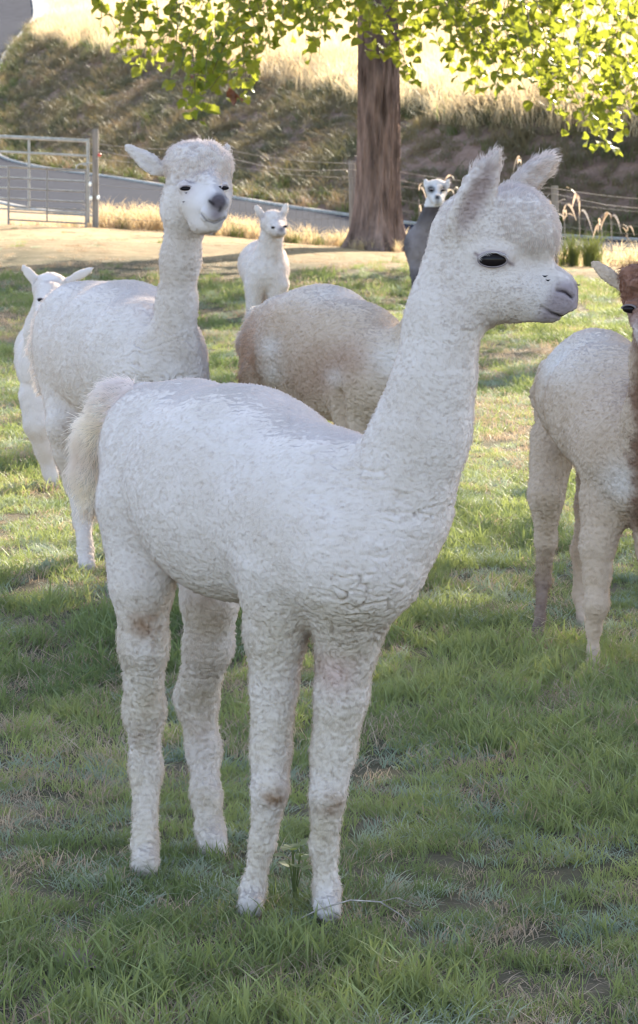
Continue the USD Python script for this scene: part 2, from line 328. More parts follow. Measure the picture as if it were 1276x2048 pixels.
for y0, y1, dens, sc, ha in [q + (.125,) for q in ((3.6, 9, 360, .95), (9, 16, 200, 1.05), (16, 27, 80, 1.35), (27, 36, 45, 1.6), (36, 43.6, 26, 1.6))] + [(2.5, 12, 110, 1.15, .30), (12, 27, 40, 1.6, .30), (27, 43.6, 16, 1.9, .30)]:
    x, y = scatter_wedge(y0, y1, dens, ha, rg)
    if ha > .2: far_out = np.abs(x) > .125 * y + .5; x, y = x[far_out], y[far_out]
    z, t = land_z(x, y); ok = t < -LANE_W - .2; x, y, z = x[ok], y[ok], z[ok]
    n1 = fbm(np.stack([x * 1.6, y * 1.1, x * 0], -1), 3, 9); n2 = fbm(np.stack([x * .5, y * .35, x * 0 + 3], -1), 3, 19)
    bare = sstep(33, 41, y + (n2 - .5) * 8)
    dry = np.clip((n2 - .45) * 4, 0, 1) * .6 + .46 + bare * .8
    r = rg.uniform(0, 1, len(x))
    k = np.where(r < dry * .75, np.where(rg.uniform(0, 1, len(x)) < .42, 3, 5), np.where(n1 > .57, np.where(rg.uniform(0, 1, len(x)) < .45, 4, 0), np.where(rg.uniform(0, 1, len(x)) < .38, 2, np.where(rg.uniform(0, 1, len(x)) < .5, 1, 0))))
    s = sc * (.5 + .72 * n1) * rg.uniform(.7, 1.2, len(x)) * (1 - .45 * bare)
    keep = rg.uniform(0, 1, len(x)) > bare * .62
    P_.append(np.stack([x, y, z], 1)[keep]); I_.append(k[keep]); S_.append(s[keep])
P_, I_, S_ = np.vstack(P_), np.concatenate(I_), np.concatenate(S_)
instancer('grass', prot, P_, I_, rg.uniform(0, 6.28, len(P_)), (rg.normal(0, .12, len(P_)), rg.normal(0, .12, len(P_))), S_,
          label='grazed green and straw coloured grass covering the pasture', cat='grass', kind='stuff')
# bank: olive and brown tussocks
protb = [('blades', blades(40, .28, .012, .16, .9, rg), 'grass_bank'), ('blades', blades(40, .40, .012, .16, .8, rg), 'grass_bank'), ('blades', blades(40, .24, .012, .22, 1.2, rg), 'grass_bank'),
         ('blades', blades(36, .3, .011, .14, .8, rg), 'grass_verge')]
n = 38000
x = rg.uniform(-11, 9, n); y = rg.uniform(45, 110, n); z, t = land_z(x, y)
hz = hill_z(x, y)
ok = (t > .15) & (z < hz + .1) & (t < 9) & (np.abs(x) < .125 * y + .6); x, y, z, t, hz = x[ok], y[ok], z[ok], t[ok], hz[ok]
nb = fbm(np.stack([x * .5, y * .3, x * 0], -1), 3, 31)
k = np.where((nb > .52) | (t < .8) | (hz - z < .6), np.where(rg.uniform(0, 1, len(x)) < .12 + .4 * (t < .9), 3, rg.integers(0, 2, len(x))), 2)
xs_, ys_ = rg.uniform(-26, 26, 40000), rg.uniform(42, 110, 40000); zs_, ts_ = land_z(xs_, ys_); hs_ = hill_z(xs_, ys_)     # thinner beyond the frame
o_ = (ts_ > .15) & (zs_ < hs_ + .1) & (ts_ < 9) & (np.abs(xs_) >= .125 * ys_ + .6); x, y, z, t, k = (np.r_[a, c] for a, c in ((x, xs_[o_]), (y, ys_[o_]), (z, zs_[o_]), (t, ts_[o_]), (k, rg.integers(0, 3, o_.sum()))))
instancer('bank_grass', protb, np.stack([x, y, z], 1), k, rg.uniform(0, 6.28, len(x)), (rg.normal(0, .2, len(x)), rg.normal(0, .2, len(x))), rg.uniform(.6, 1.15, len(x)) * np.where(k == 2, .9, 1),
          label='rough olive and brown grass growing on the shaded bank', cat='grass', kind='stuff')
# sunlit hill: tall straw
proth = [('blades', blades(34, .55, .016, .3, .7, rg), 'grass_dry'), ('blades', blades(34, .7, .016, .3, .5, rg), 'grass_dry'), ('blades', blades(30, .4, .016, .3, .8, rg), 'grass_green')]
n = 60000
y = np.sqrt(rg.uniform(50 ** 2, 150 ** 2, n)); x = rg.uniform(-1, 1, n) * (.125 * y + 1); n2_ = 30000; y2_ = np.sqrt(rg.uniform(48 ** 2, 130 ** 2, n2_)); x2_ = rg.uniform(-1, 1, n2_) * .32 * y2_; o_ = np.abs(x2_) > .125 * y2_ + 1
x, y = np.r_[x, x2_[o_]], np.r_[y, y2_[o_]]; n = len(x); z, t = land_z(x, y); hz = hill_z(x, y)
ok = (t > .8) & (z > hz - .42) & ((y < 110) | (rg.uniform(0, 1, n) < .5)); x, y, z = x[ok], y[ok], z[ok]
ng = fbm(np.stack([x * .15, y * .08, x * 0], -1), 3, 41)
k = np.where(rg.uniform(0, 1, len(x)) < np.clip((ng - .5) * 3 + .12, 0.03, .6), 2, rg.integers(0, 2, len(x)))
instancer('hill_grass', proth, np.stack([x, y, z], 1), k, rg.uniform(0, 6.28, len(x)), (rg.normal(0, .12, len(x)), rg.normal(0, .12, len(x))), rg.uniform(.6, 1.1, len(x)),
          label='tall straw coloured grass on the sunlit hillside', cat='grass', kind='stuff')
# ------------------------------------------------------------------ the tree by the lane
def gz(x, y): return float(land_z(np.array([x]), np.array([y]))[0][0])
TX, TY = 0.72, 41.0; TZ = gz(TX, TY)
tree = thing('broadleaf_tree', 'thick furrowed trunk with backlit green leaves hanging over the field', 'tree', (TX, TY, TZ))
O = np.array([TX, TY, TZ])
def bark_trunk(height, r0, r1, flare, nth=200, nz=170, seed=3):
    zz = np.concatenate([np.linspace(-.15, 1.2, nz // 2, endpoint=False), np.linspace(1.2, height, nz - nz // 2)])
    th = np.linspace(0, 2 * np.pi, nth, endpoint=False)
    TH, ZZ = np.meshgrid(th, zz)
    base = r0 + (r1 - r0) * np.clip(ZZ / height, 0, 1) ** .8
    z0 = np.clip(ZZ, 0, None)
    lobes = 1 + .55 * np.exp(-z0 / .25) * (.5 + .5 * np.cos(5 * TH + 1.3 + .8 * np.sin(2 * TH)))
    Rr = base * (1 + flare * np.exp(-z0 / .28)) * (lobes * .6 + .4) * (1 + .03 * np.sin(3 * TH + ZZ * 1.1))
    p = np.stack([np.cos(TH) * r0 * 26, np.sin(TH) * r0 * 26, ZZ * 1.5 + 3], -1)
    w = fbm(p * .7, 2, seed) - .5
    n1 = noise(p + w[..., None] * 2.2, seed); rid = 1 - np.abs(2 * n1 - 1)
    n2 = noise(p * np.array([2.4, 2.4, 1.6]) + 7, seed + 2)
    Rr = Rr + .045 * (rid ** 2.2 - .35) + .016 * (n2 - .5)
    V = np.stack([Rr * np.cos(TH), Rr * np.sin(TH), ZZ], -1)
    V[..., 0] += .03 * np.sin(ZZ * .8); k = np.arange(nth * nz).reshape(nz, nth)
    q = np.stack([k[:-1], np.roll(k, -1, 1)[:-1], np.roll(k, -1, 1)[1:], k[1:]], -1).reshape(-1, 4)
    return V.reshape(-1, 3), q
obj('trunk', bark_trunk(8.5, .262, .2, .42), 'bark', tree, smooth=True)

def leaf_mesh(s, rng, fold=.25, lobes=True):
    """one broad, shallow-lobed leaf, stalk at the origin, blade along +x"""
    pts = np.array([(0, 0), (.10, .30), (.02, .46), (.36, .50), (.50, .40), (.72, .44), (.84, .22), (1.0, 0)]) if lobes else np.array([(0, 0), (.08, .3), (.3, .48), (.55, .45), (.8, .28), (.93, .12), (.98, .04), (1.05, 0)])
    pts = pts * s
    up = [(x, y, fold * abs(y) + .12 * s * math.sin(3 * x / s) - .12 * x * x / s) for x, y in pts]
    dn = [(x, -y, z) for x, y, z in up[1:-1]]
    mid = [(x * s, 0, .12 * s * math.sin(3 * x) - .12 * x * x * s) for x in (.3, .6)]
    V = np.array(up + dn + mid); n = len(up); m1, m2 = len(V) - 2, len(V) - 1
    top = [0, 1, 2, 3, 4, 5, 6, 7]; F = []
    for a, b in zip(top[:-1], top[1:]):
        F.append((a, b, m1 if a < 4 else m2))
    F.append((4, m2, m1)); bot = [0] + list(range(n, n + 6)) + [7]
    for a, b, i in zip(bot[:-1], bot[1:], range(7)):
        F.append((b, a, m1 if i < 4 else m2))
    F.append((bot[4], m1, m2))
    return V, np.array(F)

def rot_to(d, roll):
    """matrix whose x runs along d"""
    d = d / np.linalg.norm(d); u = np.array([0, 0, 1.0]); s = np.cross(u, d)
    s = np.array([0, 1.0, 0]) if np.linalg.norm(s) < 1e-3 else s / np.linalg.norm(s); w = np.cross(d, s)
    c, q = math.cos(roll), math.sin(roll)
    return np.stack([d, s * c + w * q, w * c - s * q], 1)

rt = np.random.default_rng(23)
# where sprays of leaves hang in view: (px, py of the tip, spread, how many)
HANG = [(620, 14, 34, 7), (690, 5, 30, 6), (560, 0, 34, 5), (745, 8, 30, 6), (600, 45, 26, 4), (880, 0, 34, 4), (1080, 0, 34, 5), (200, 55, 14, 3), (235, 95, 18, 4), (262, 140, 20, 6), (300, 70, 30, 7), (300, 130, 18, 5), (345, 110, 28, 7), (352, 170, 18, 6), (385, 215, 16, 6), (398, 238, 8, 3), (425, 175, 24, 7), (470, 195, 18, 7), (490, 165, 14, 4),
        (430, 100, 28, 8), (480, 110, 22, 6), (510, 60, 26, 7), (555, 95, 26, 7), (600, 75, 26, 7), (635, 110, 22, 6), (665, 70, 24, 6), (690, 40, 20, 6), (735, 95, 20, 6), (770, 70, 24, 7), (745, 40, 30, 7), (797, 120, 14, 4), (812, 165, 9, 4),
        (560, 30, 40, 9), (640, 25, 40, 9), (400, 30, 40, 8), (320, 20, 36, 5), (480, 25, 40, 9),
        (845, 90, 20, 5), (880, 40, 30, 8), (915, 110, 26, 8), (955, 175, 20, 7), (950, 70, 34, 9), (1000, 120, 30, 10), (1005, 170, 16, 5), (1040, 60, 34, 9), (1055, 150, 26, 8), (1085, 185, 22, 8), (1100, 100, 32, 10), (1120, 225, 20, 7),
        (1150, 160, 28, 9), (1165, 250, 18, 7), (1195, 285, 14, 6), (1218, 305, 10, 4), (1200, 210, 26, 9), (1230, 262, 16, 6), (1240, 150, 28, 8), (1262, 215, 18, 5), (1180, 70, 36, 9), (1250, 60, 34, 5), (1120, 30, 40, 10), (1010, 20, 40, 9), (920, 15, 36, 8), (1290, 120, 30, 5), (1300, 210, 20, 4)]
leaves, twigs = [], []
for px, py, sp, n in HANG:
    Yc = rt.uniform(34.5, 39.5)
    for k in range(max(1, int(round(n * (.72 if px < 830 else .82))))):
        Y = Yc + rt.normal(0, .5)
        tip = at(px + rt.normal(0, sp * .8), py + rt.normal(0, sp * .6), Y)
        L = rt.uniform(.5, .95); a = rt.uniform(0, 2 * np.pi)
        side = np.array([math.cos(a), math.sin(a) * .8, 0]) * rt.uniform(.15, .75) + np.array([.1 * np.sign(CX - px), .35, 0])
        top = tip + np.array([0, 0, L]) + side * L
        mid = tip * .45 + top * .55 + side * -.12 + np.array([0, 0, .10])
        t = np.linspace(0, 1, 7)[:, None]; path = top * (1 - t) ** 2 + 2 * mid * t * (1 - t) + tip * t ** 2
        twigs.append(path)
        nl = rt.integers(6, 10)
        for j in range(nl):
            u = (j + .6) / nl; i = min(int(u * 6), 5); p = path[i] * (1 - (u * 6 - i)) + path[i + 1] * (u * 6 - i)
            d = np.array([rt.normal(), rt.normal(), -.55 + rt.normal() * .45]); d /= np.linalg.norm(d)
            leaves.append((p + d * .03, d, rt.normal(0, .8), rt.uniform(.75, 1.2)))
LS = [leaf_mesh(.128, rt, f, l) for f, l in ((.3, True), (.15, False), (.5, True))]
vis = []
for i, (p, d, r, s) in enumerate(leaves):
    x, y = CX + p[0] / p[1] * FP, HY - (p[2] - EYE) / p[1] * FP
    vis.append(s / p[1] if (5 < x < 1270 and 5 < y < 400) else 0)
order = np.argsort(-np.array(vis)); single = set(order[:300].tolist())
acc = []
for i, (p, d, r, s) in enumerate(leaves):
    v, f = LS[i % 3]; w = (v * s) @ rot_to(d, r).T + p
    if i in single: obj('leaf', (w, f), 'leaf_green', tree, off=O)
    else: acc.append((w, f))
tag(obj('leaf_mass', cat(*acc), 'leaf_green', tree, off=O), kind='stuff')
tag(obj('twig_mass', cat(*[tube(p, np.linspace(.006, .002, len(p)), 4, False) for p in twigs]), 'twig_bark', tree, off=O), kind='stuff')
for px, py, Y in ((392, 150, 37), (452, 185, 36.5)):                       # brown withered leaves among the green
    for k in range(3):
        v, f = LS[k]; d = np.array([rt.normal(), rt.normal(), -.8])
        obj('withered_leaf', (v @ rot_to(d, rt.normal()).T + at(px + k * 9, py + 5 * k, Y), f), 'dead_leaf', tree, off=O)

def spray(rng, n=12, R=.5, s=.13):
    """a spray of leaves round a twig end"""
    A = []
    for i in range(n):
        d = rng.normal(size=3); d /= np.linalg.norm(d); p = d * R * rng.uniform(.3, 1) * np.array([1, 1, .55]); e = rng.normal(size=3) * .8 + np.array([0, 0, -.4])
        v, f = leaf_mesh(s * rng.uniform(.8, 1.2), rng, .3, False); A.append((v @ rot_to(e, rng.normal()).T + p, f))
    return cat(*A)
sprays = [('leaf_spray', spray(rt), 'leaf_green'), ('leaf_spray', spray(rt), 'leaf_green')]
def limb_path(a, b, rise, rng):
    t = np.linspace(0, 1, 9)[:, None]; m = (a + b) / 2 + np.array([0, 0, rise])
    p = a * (1 - t) ** 2 + 2 * m * t * (1 - t) + b * t ** 2
    return p + rng.normal(0, .05, p.shape) * np.sin(np.pi * t)
def crown_points(c, rad, n, rng, hollow=.35, clump=7):
    cl = rng.normal(size=(max(4, n // clump), 3)); cl /= np.linalg.norm(cl, axis=1, keepdims=True)
    cl *= (hollow + (1 - hollow) * rng.uniform(0, 1, (len(cl), 1)) ** .5)
    p = cl[rng.integers(0, len(cl), n)] + rng.normal(0, .085, (n, 3))
    return c + p * rad
def place_crown(parent, pts, rng, off):
    n = len(pts)
    q = pts - off
    instancer('crown', sprays, q, rng.integers(0, 2, n), rng.uniform(0, 6.28, n), (rng.normal(0, .5, n), rng.normal(0, .5, n)), rng.uniform(.8, 1.35, n), parent=parent, kind='stuff')
ctr = np.array([TX, TY, TZ + 8.6])
for k in range(9):
    a = k * 2.4 + .4; h = 3.9 + .42 * k; r = rt.uniform(3.2, 4.8)
    st = np.array([0.03 * math.sin(h), 0, h]) ; en = np.array([math.cos(a) * r, math.sin(a) * r, h + rt.uniform(1.2, 2.6)])
    obj('limb', tube(limb_path(st, en, .5, rt), np.linspace(.10, .02, 9), 8), 'bark', tree, smooth=True)
pts = crown_points(ctr, np.array([6.4, 6.2, 5.0]), 1500, rt)
px_, py_ = CX + pts[:, 0] / pts[:, 1] * FP, HY - (pts[:, 2] - EYE) / pts[:, 1] * FP
pts = pts[py_ < -75]                                                     # what hangs lower was built leaf by leaf
place_crown(tree.GetPrim(), pts, rt, O)

def shade_tree(x, y, h, rad, n, label, seed):
    rng = np.random.default_rng(seed); z = gz(x, y); o = np.array([x, y, z])
    t = thing('broadleaf_tree', label, 'tree', o)
    obj('trunk', bark_trunk(h * .8, .26, .12, .35, 60, 60, seed), 'bark', t, smooth=True)
    for k in range(7):
        a = k * 2.4 + seed; hh = h * (.3 + .07 * k); r = rad[0] * .75
        obj('limb', tube(limb_path(np.array([0, 0, hh]), np.array([math.cos(a) * r, math.sin(a) * r, hh + 1.6]), .5, rng), np.linspace(.09, .02, 9), 7), 'bark', t, smooth=True)
    place_crown(t, crown_points(o + np.array([0, 0, h * .62]), np.array(rad), n, rng, .25, 3), rng, o)
shade_tree(6.6, 20.0, 12.5, (3.5, 4.2, 3.8), 1250, 'tall leafy tree standing in the pasture right of the herd, its crown shading the foreground', 5)
shade_tree(6.6, 32.0, 12.0, (3.6, 3.6, 3.6), 130, 'smaller leafy tree farther down the pasture towards the lane', 8)

# ------------------------------------------------------------------ gate, hurdle, fence
GP = at(190, 457, 42.8)
def zpx(py, Y): return EYE - (py - HY) / FP * Y
def xpx(px, Y): return (px - CX) / FP * Y
gate = thing('field_gate', 'galvanised tubular field gate across the lane entrance at left', 'gate', at(178, 457, 42.85))
go = at(178, 457, 42.85); Yg = 42.85
sag = lambda px: (px - 178) * (9 / 178.)
def rail(y, r, x0=-330, x1=176, Y=Yg): return tube([at(x0, y + sag(x0), Y), at((x0 + x1) / 2, y + sag((x0 + x1) / 2), Y), at(x1, y + sag(x1), Y)], r, 10)
obj('top_rail', rail(282, .026), 'galvanised', gate, smooth=40, off=go)
for y in (312, 342, 363, 384, 405, 426): obj('rail', rail(y, .013 if y > 330 else .017), 'galvanised', gate, smooth=40, off=go)
for x in (58, -70, -200, -328): obj('upright', tube([at(x, 277 + sag(x), Yg + .005), at(x, 428 + sag(x), Yg + .005)], .018, 10), 'galvanised', gate, smooth=40, off=go)
obj('closing_stile', tube([at(176, 277, Yg), at(176, 446, Yg)], .022, 10), 'galvanised', gate, smooth=40, off=go)
lt = obj('latch', cat(tube([at(152, 338, Yg - .05), at(154, 331, Yg - .05), at(160, 328, Yg - .05), at(184, 326, Yg - .05)], .011, 8), box(at(172, 329, Yg - .05), (.08, .03, .035))), 'galvanised', gate, off=go)
post = thing('gate_post', 'square grey gate post with white insulators', 'post', GP)
obj('shaft', box(at(191, 370, 42.8), (.078, .078, .078 * 0 + (457 - 279) / FP * 42.8 + .3), .008), 'grey_wood', post, off=GP)
for x, y in ((180.5, 368), (182, 396), (196.5, 395)): obj('insulator', trimesh.creation.icosphere(2, .022).apply_transform(np.diag([1, 1, 1.4, 1])).apply_translation(at(x, y, 42.74)), 'insulator', post, off=GP, smooth=True)
obj('red_insulator', trimesh.creation.icosphere(2, .025).apply_translation(at(199, 310, 42.75)), 'red_plastic', post, off=GP, smooth=True)
Yh = 42.35
ho = at(95, 450, Yh)
hurdle = thing('sheep_hurdle', 'low dark metal hurdle leaning before the tubular gate', 'hurdle', ho)
sg = lambda px: (px - 17) * (8 / 155.)
for y, r in ((333, .013), (356, .009), (376, .009), (397, .009), (412, .009), (423, .009), (439, .011)):
    obj('bar', tube([at(17, y + sg(17), Yh), at(95, y + sg(95), Yh), at(172, y + sg(172), Yh)], r, 8), 'dark_galvanised', hurdle, smooth=40, off=ho)
for x, b in ((17, 449), (94, 443), (172, 455)): obj('upright', tube([at(x, 331 + sg(x), Yh - .004), at(x, b, Yh - .004)], .015 if x != 94 else .011, 8), 'dark_galvanised', hurdle, smooth=40, off=ho)

fence = thing('wire_fence', 'post and wire stock fence running behind the tree trunk', 'fence', at(700, 490, 41.6))
fo = at(700, 490, 41.6)
FPTS = [(192, 42.8, 282, 455), (424, 42.3, 288, 464), (704, 41.6, 322, 488), (1109, 40.2, 372, 528), (1420, 39.2, 396, 545)]
for px, Y, t, b in FPTS[1:]:
    c = at(px, (t + b) / 2, Y); obj('fence_post', tube([at(px, b + 14, Y), at(px + 1, (t + b) / 2, Y), at(px, t, Y)], .045, 9), 'grey_wood', fence, smooth=40, off=fo)
for k, fr in enumerate((.03, .10, .2, .34, .5, .68, .86)):
    pth = []
    for (a, b) in zip(FPTS[:-1], FPTS[1:]):
        A, B = at(a[0], a[2] + (a[3] - a[2]) * fr, a[1] - .05), at(b[0], b[2] + (b[3] - b[2]) * fr, b[1] - .05)
        for u in np.linspace(0, 1, 7)[:-1]: pth.append(A * (1 - u) + B * u - np.array([0, 0, .05 * math.sin(np.pi * u) * (1 + k % 2)]))
    pth.append(B); obj('wire_strand', tube(pth, .0036 if k < 2 else .0022, 5), 'wire' if k < 3 else 'net_wire', fence, off=fo)
stay = []
for (a, b) in zip(FPTS[1:-1], FPTS[2:]):
    for u in np.arange(0.02, 1, .045):
        A = at(a[0], a[2] + (a[3] - a[2]) * .34, a[1] - .05) * (1 - u) + at(b[0], b[2] + (b[3] - b[2]) * .34, b[1] - .05) * u
        B = at(a[0], a[2] + (a[3] - a[2]) * .97, a[1] - .05) * (1 - u) + at(b[0], b[2] + (b[3] - b[2]) * .97, b[1] - .05) * u
        sg_ = np.array([0, 0, .05 * math.sin(np.pi * u)]); stay.append(tube([A - sg_, B - sg_], .0015, 4, False))
tag(obj('stay_wire_mass', cat(*stay), 'net_wire', fence, off=fo), kind='stuff')

# ------------------------------------------------------------------ rough growth along the fence
rv = np.random.default_rng(77)
protv = [('blades', blades(30, .42, .009, .1, .7, rv), 'grass_dry'), ('blades', blades(26, .3, .009, .12, 1.0, rv), 'grass_straw'), ('blades', blades(34, .3, .008, .12, .7, rv), 'grass_verge')]
pp, kk, ss = [], [], []
def clump(x0, x1, Y0, Y1, n, mix, s):
    for i in range(n):
        px = rv.uniform(x0, x1); Y = rv.uniform(Y0, Y1); x = xpx(px, Y); pp.append((x, Y, gz(x, Y))); kk.append(rv.choice(3, p=mix)); ss.append(s * rv.uniform(.6, 1.15))
clump(196, 345, 42.7, 43.8, 90, (.6, .35, .05), 1.0); clump(420, 520, 42.2, 43.4, 60, (.6, .3, .1), .85); clump(560, 700, 41.6, 43.0, 70, (.35, .25, .4), .8)
clump(330, 430, 42.5, 43.4, 40, (.5, .4, .1), .7); clump(795, 900, 41.2, 42.5, 60, (.35, .25, .4), .9); clump(900, 1290, 40.4, 42.2, 150, (.35, .3, .35), .75)
clump(690, 806, 40.55, 40.8, 34, (.3, .6, .1), .45); clump(0, 180, 43.0, 44.0, 30, (.4, .5, .1), .5)
clump(1010, 1290, 39.6, 40.2, 34, (.3, .5, .2), .5)
pp, ss = np.array(pp), np.array(ss)
instancer('verge_grass', protv, pp, kk, rv.uniform(0, 6.28, len(pp)), (rv.normal(0, .15, len(pp)), rv.normal(0, .15, len(pp))), ss, label='tall dry grass growing along the fence and round the trunk', cat='grass', kind='stuff')
gc = at(1165, 530, 39.7); bush = thing('grass_clump', 'bright green grass clump below the fence right of the trunk', 'grass clump', gc)
A = []
for i in range(9):
    v, f = blades(60, .5, .008, .07, .55, rv); A.append((v + np.array([rv.normal(0, .14), rv.normal(0, .1), 0]), f))
obj('blade_mass', cat(*A), 'grass_verge', bush); tag(stage.GetPrimAtPath(str(bush.GetPath()) + '/blade_mass'), kind='stuff')
DRY = [(908, 372, 1.0), (925, 395, .8), (985, 352, 1.1), (1042, 330, 1.0), (1092, 395, 1.1), (1112, 430, .9), (1128, 415, 1.3), (1158, 415, 1.5), (1203, 445, 1.1), (1222, 440, 1.3), (1255, 470, .8), (838, 380, .8)]
where = ['left of the white faced head', 'close to the big ear of the nearest alpaca', 'between the two ears of the nearest alpaca', 'just behind the far ear tip', 'left of the leaning fence post', 'low before the fence post', 'forked, right of the fence post', 'tallest hooked one right of the fence post', 'behind the green grass clump', 'upright pair at the right', 'small bent one at the right edge', 'beside the trunk']
for (px, py, s), wh in zip(DRY, where):
    Y = rv.uniform(40.6, 41.4); p0 = at(px, py + 30 * s, Y); b = np.array([p0[0], Y, gz(p0[0], Y)])
    t = thing('dry_plant', 'bleached curling dry leaves ' + wh, 'plant', b)
    top = EYE - (py - 22 * s - HY) / FP * Y - b[2]
    obj('stem', tube([(0, 0, -.05), (.01, 0, top * .4), (.0, .01, top * .75)], .007, 5), 'dry_wood', t)
    for k in range(rv.integers(3, 6)):
        a = rv.uniform(0, 6.28); d = np.array([math.cos(a), .5 * math.sin(a), 0]); L = rv.uniform(.16, .3) * s; z0 = top * rv.uniform(.6, .95); u = np.linspace(0, 1, 7)
        cu = rv.uniform(.3, 1.5); c = np.stack([d[0] * L * .5 * u ** 1.5, d[1] * L * .5 * u ** 1.5, z0 + L * (.8 * u - cu * u ** 2.6)], 1); w = .022 * s * np.sin(np.pi * np.clip(u * .9 + .1, 0, 1)) + .004
        sv = np.array([-d[1], d[0], 0]) * .6 + d * .4 + np.array([0, 0, .3]); v = np.empty((14, 3)); v[0::2] = c - sv * w[:, None]; v[1::2] = c + sv * w[:, None]
        F = [q for i in range(6) for q in ((2 * i, 2 * i + 1, 2 * i + 3), (2 * i, 2 * i + 3, 2 * i + 2))]
        obj('curled_leaf', (v, np.array(F)), 'dry_leaf', t)
# ------------------------------------------------------------------ animals: one continuous surface grown from joints
def cone(a, b, ra=None, rb=None, k=.035, sub=False):
    """a, b: (px, py, Y, radius in px)"""
    A, B = at(*a[:3]), at(*b[:3])
    return ('cone', A, B, a[3] * a[2] / FP, b[3] * b[2] / FP, k, sub)
def ell(c, r, axes=None, k=.03, sub=False):
    """c: (px, py, Y); r: radii in px along the axes (rows), by default right, away, up"""
    s = c[2] / FP
    return ('ell', at(*c), np.array(r, float) * s, np.eye(3) if axes is None else np.asarray(axes, float), k, sub)
def axes_from(d, n):
    """rows: along d, across, and n made square to d"""
    d = np.asarray(d, float); d /= np.linalg.norm(d); n = np.asarray(n, float); n = n - d * (n @ d); n /= np.linalg.norm(n)
    return np.stack([d, np.cross(n, d), n])
def chain(*pts, k=.035): return [cone(a, b, k=k) for a, b in zip(pts[:-1], pts[1:])]

def bounds(p):
    if p[0] == 'cone':
        return np.minimum(p[1] - p[3], p[2] - p[4]), np.maximum(p[1] + p[3], p[2] + p[4])
    e = np.sqrt(((p[3] * p[2][:, None]) ** 2).sum(0)); return p[1] - e, p[1] + e
def sdf(p, X):
    if p[0] == 'cone':
        ab = p[2] - p[1]; t = np.clip(((X - p[1]) @ ab) / (ab @ ab), 0, 1)
        return np.linalg.norm(X - p[1] - t[..., None] * ab, axis=-1) - (p[3] + (p[4] - p[3]) * t)
    q = (X - p[1]) @ p[3].T / p[2]; k0 = np.linalg.norm(q, axis=-1); k1 = np.linalg.norm(q / p[2], axis=-1)
    return k0 * (k0 - 1) / np.maximum(k1, 1e-9)

def grow(prims, h, iters=6):
    adds = [p for p in prims if not p[-1]]
    lo = np.min([bounds(p)[0] for p in adds], 0) - .04; hi = np.max([bounds(p)[1] for p in adds], 0) + .04
    n = np.ceil((hi - lo) / h).astype(int) + 1
    ax = [(lo[i] + h * np.arange(n[i])).astype(np.float32) for i in range(3)]
    D = np.full(n, .3, np.float32)
    for p in prims:
        a, b = bounds(p); k = p[-2]; m = k + 3 * h
        i0 = np.maximum(np.floor((a - m - lo) / h).astype(int), 0); i1 = np.minimum(np.ceil((b + m - lo) / h).astype(int) + 1, n)
        if (i1 <= i0).any(): continue
        sl = tuple(slice(i0[j], i1[j]) for j in range(3))
        X = np.stack(np.meshgrid(*(ax[j][sl[j]] for j in range(3)), indexing='ij'), -1).astype(np.float32)
        d = sdf(p, X).astype(np.float32); o = D[sl]
        if p[-1]:
            d = -d; hh = np.clip(.5 - .5 * (d - o) / k, 0, 1); D[sl] = o * hh + d * (1 - hh) + k * hh * (1 - hh)
        else:
            hh = np.clip(.5 + .5 * (o - d) / k, 0, 1); D[sl] = o * (1 - hh) + d * hh - k * hh * (1 - hh)
    # surface nets
    ins = D < 0
    act = np.zeros(tuple(n - 1), bool); s8 = [(i, j, k) for i in (0, 1) for j in (0, 1) for k in (0, 1)]
    cnt = sum(ins[i:n[0] - 1 + i, j:n[1] - 1 + j, k:n[2] - 1 + k].astype(np.int8) for i, j, k in s8)
    act = (cnt > 0) & (cnt < 8); cells = np.argwhere(act)
    num = np.full(act.shape, -1, np.int64); num[act] = np.arange(len(cells))
    val = np.stack([D[cells[:, 0] + i, cells[:, 1] + j, cells[:, 2] + k] for i, j, k in s8], 1).astype(float)
    acc = np.zeros((len(cells), 3)); c = np.zeros(len(cells)); S8 = np.array(s8, float)
    for e0 in range(8):
        for e1 in range(e0 + 1, 8):
            if np.abs(S8[e0] - S8[e1]).sum() != 1: continue
            cr = (val[:, e0] < 0) != (val[:, e1] < 0); t = val[cr, e0] / (val[cr, e0] - val[cr, e1])
            acc[cr] += S8[e0] + t[:, None] * (S8[e1] - S8[e0]); c[cr] += 1
    Vv = lo + h * (cells + acc / c[:, None]); F = []
    for a in range(3):
        b, g = (a + 1) % 3, (a + 2) % 3
        s0 = [slice(1, None)] * 3; s1 = [slice(1, None)] * 3; s0[a] = slice(0, n[a] - 1); s1[a] = slice(1, n[a])
        A = ins[tuple(s0)]; B = ins[tuple(s1)]; e = np.argwhere(A != B); fl = A[tuple(e.T)]
        e = e.copy(); e[:, b] += 1; e[:, g] += 1; e = np.delete(e, [], 0)
        def cell(db, dg):
            q = e.copy(); q[:, b] -= db; q[:, g] -= dg; q = np.minimum(q, np.array(act.shape) - 1); return num[tuple(q.T)]
        Q = np.stack([cell(1, 1), cell(0, 1), cell(0, 0), cell(1, 0)], 1); Q[~fl] = Q[~fl][:, ::-1]; F.append(Q)
    F = np.vstack(F); F = F[(F >= 0).all(1)]
    E = np.unique(np.sort(np.vstack([F[:, [0, 1]], F[:, [1, 2]], F[:, [2, 3]], F[:, [3, 0]]]), 1), axis=0)
    deg = np.maximum(np.bincount(E.ravel(), minlength=len(Vv)), 1)[:, None]
    from scipy.sparse import coo_matrix
    W = coo_matrix((np.ones(2 * len(E)), (np.r_[E[:, 0], E[:, 1]], np.r_[E[:, 1], E[:, 0]])), shape=(len(Vv),) * 2).tocsr()
    for i in range(iters):
        for lam in (.5, -.52): Vv = Vv + lam * (W @ Vv / deg - Vv)
    return Vv, np.vstack([F[:, [0, 1, 2]], F[:, [0, 2, 3]]])

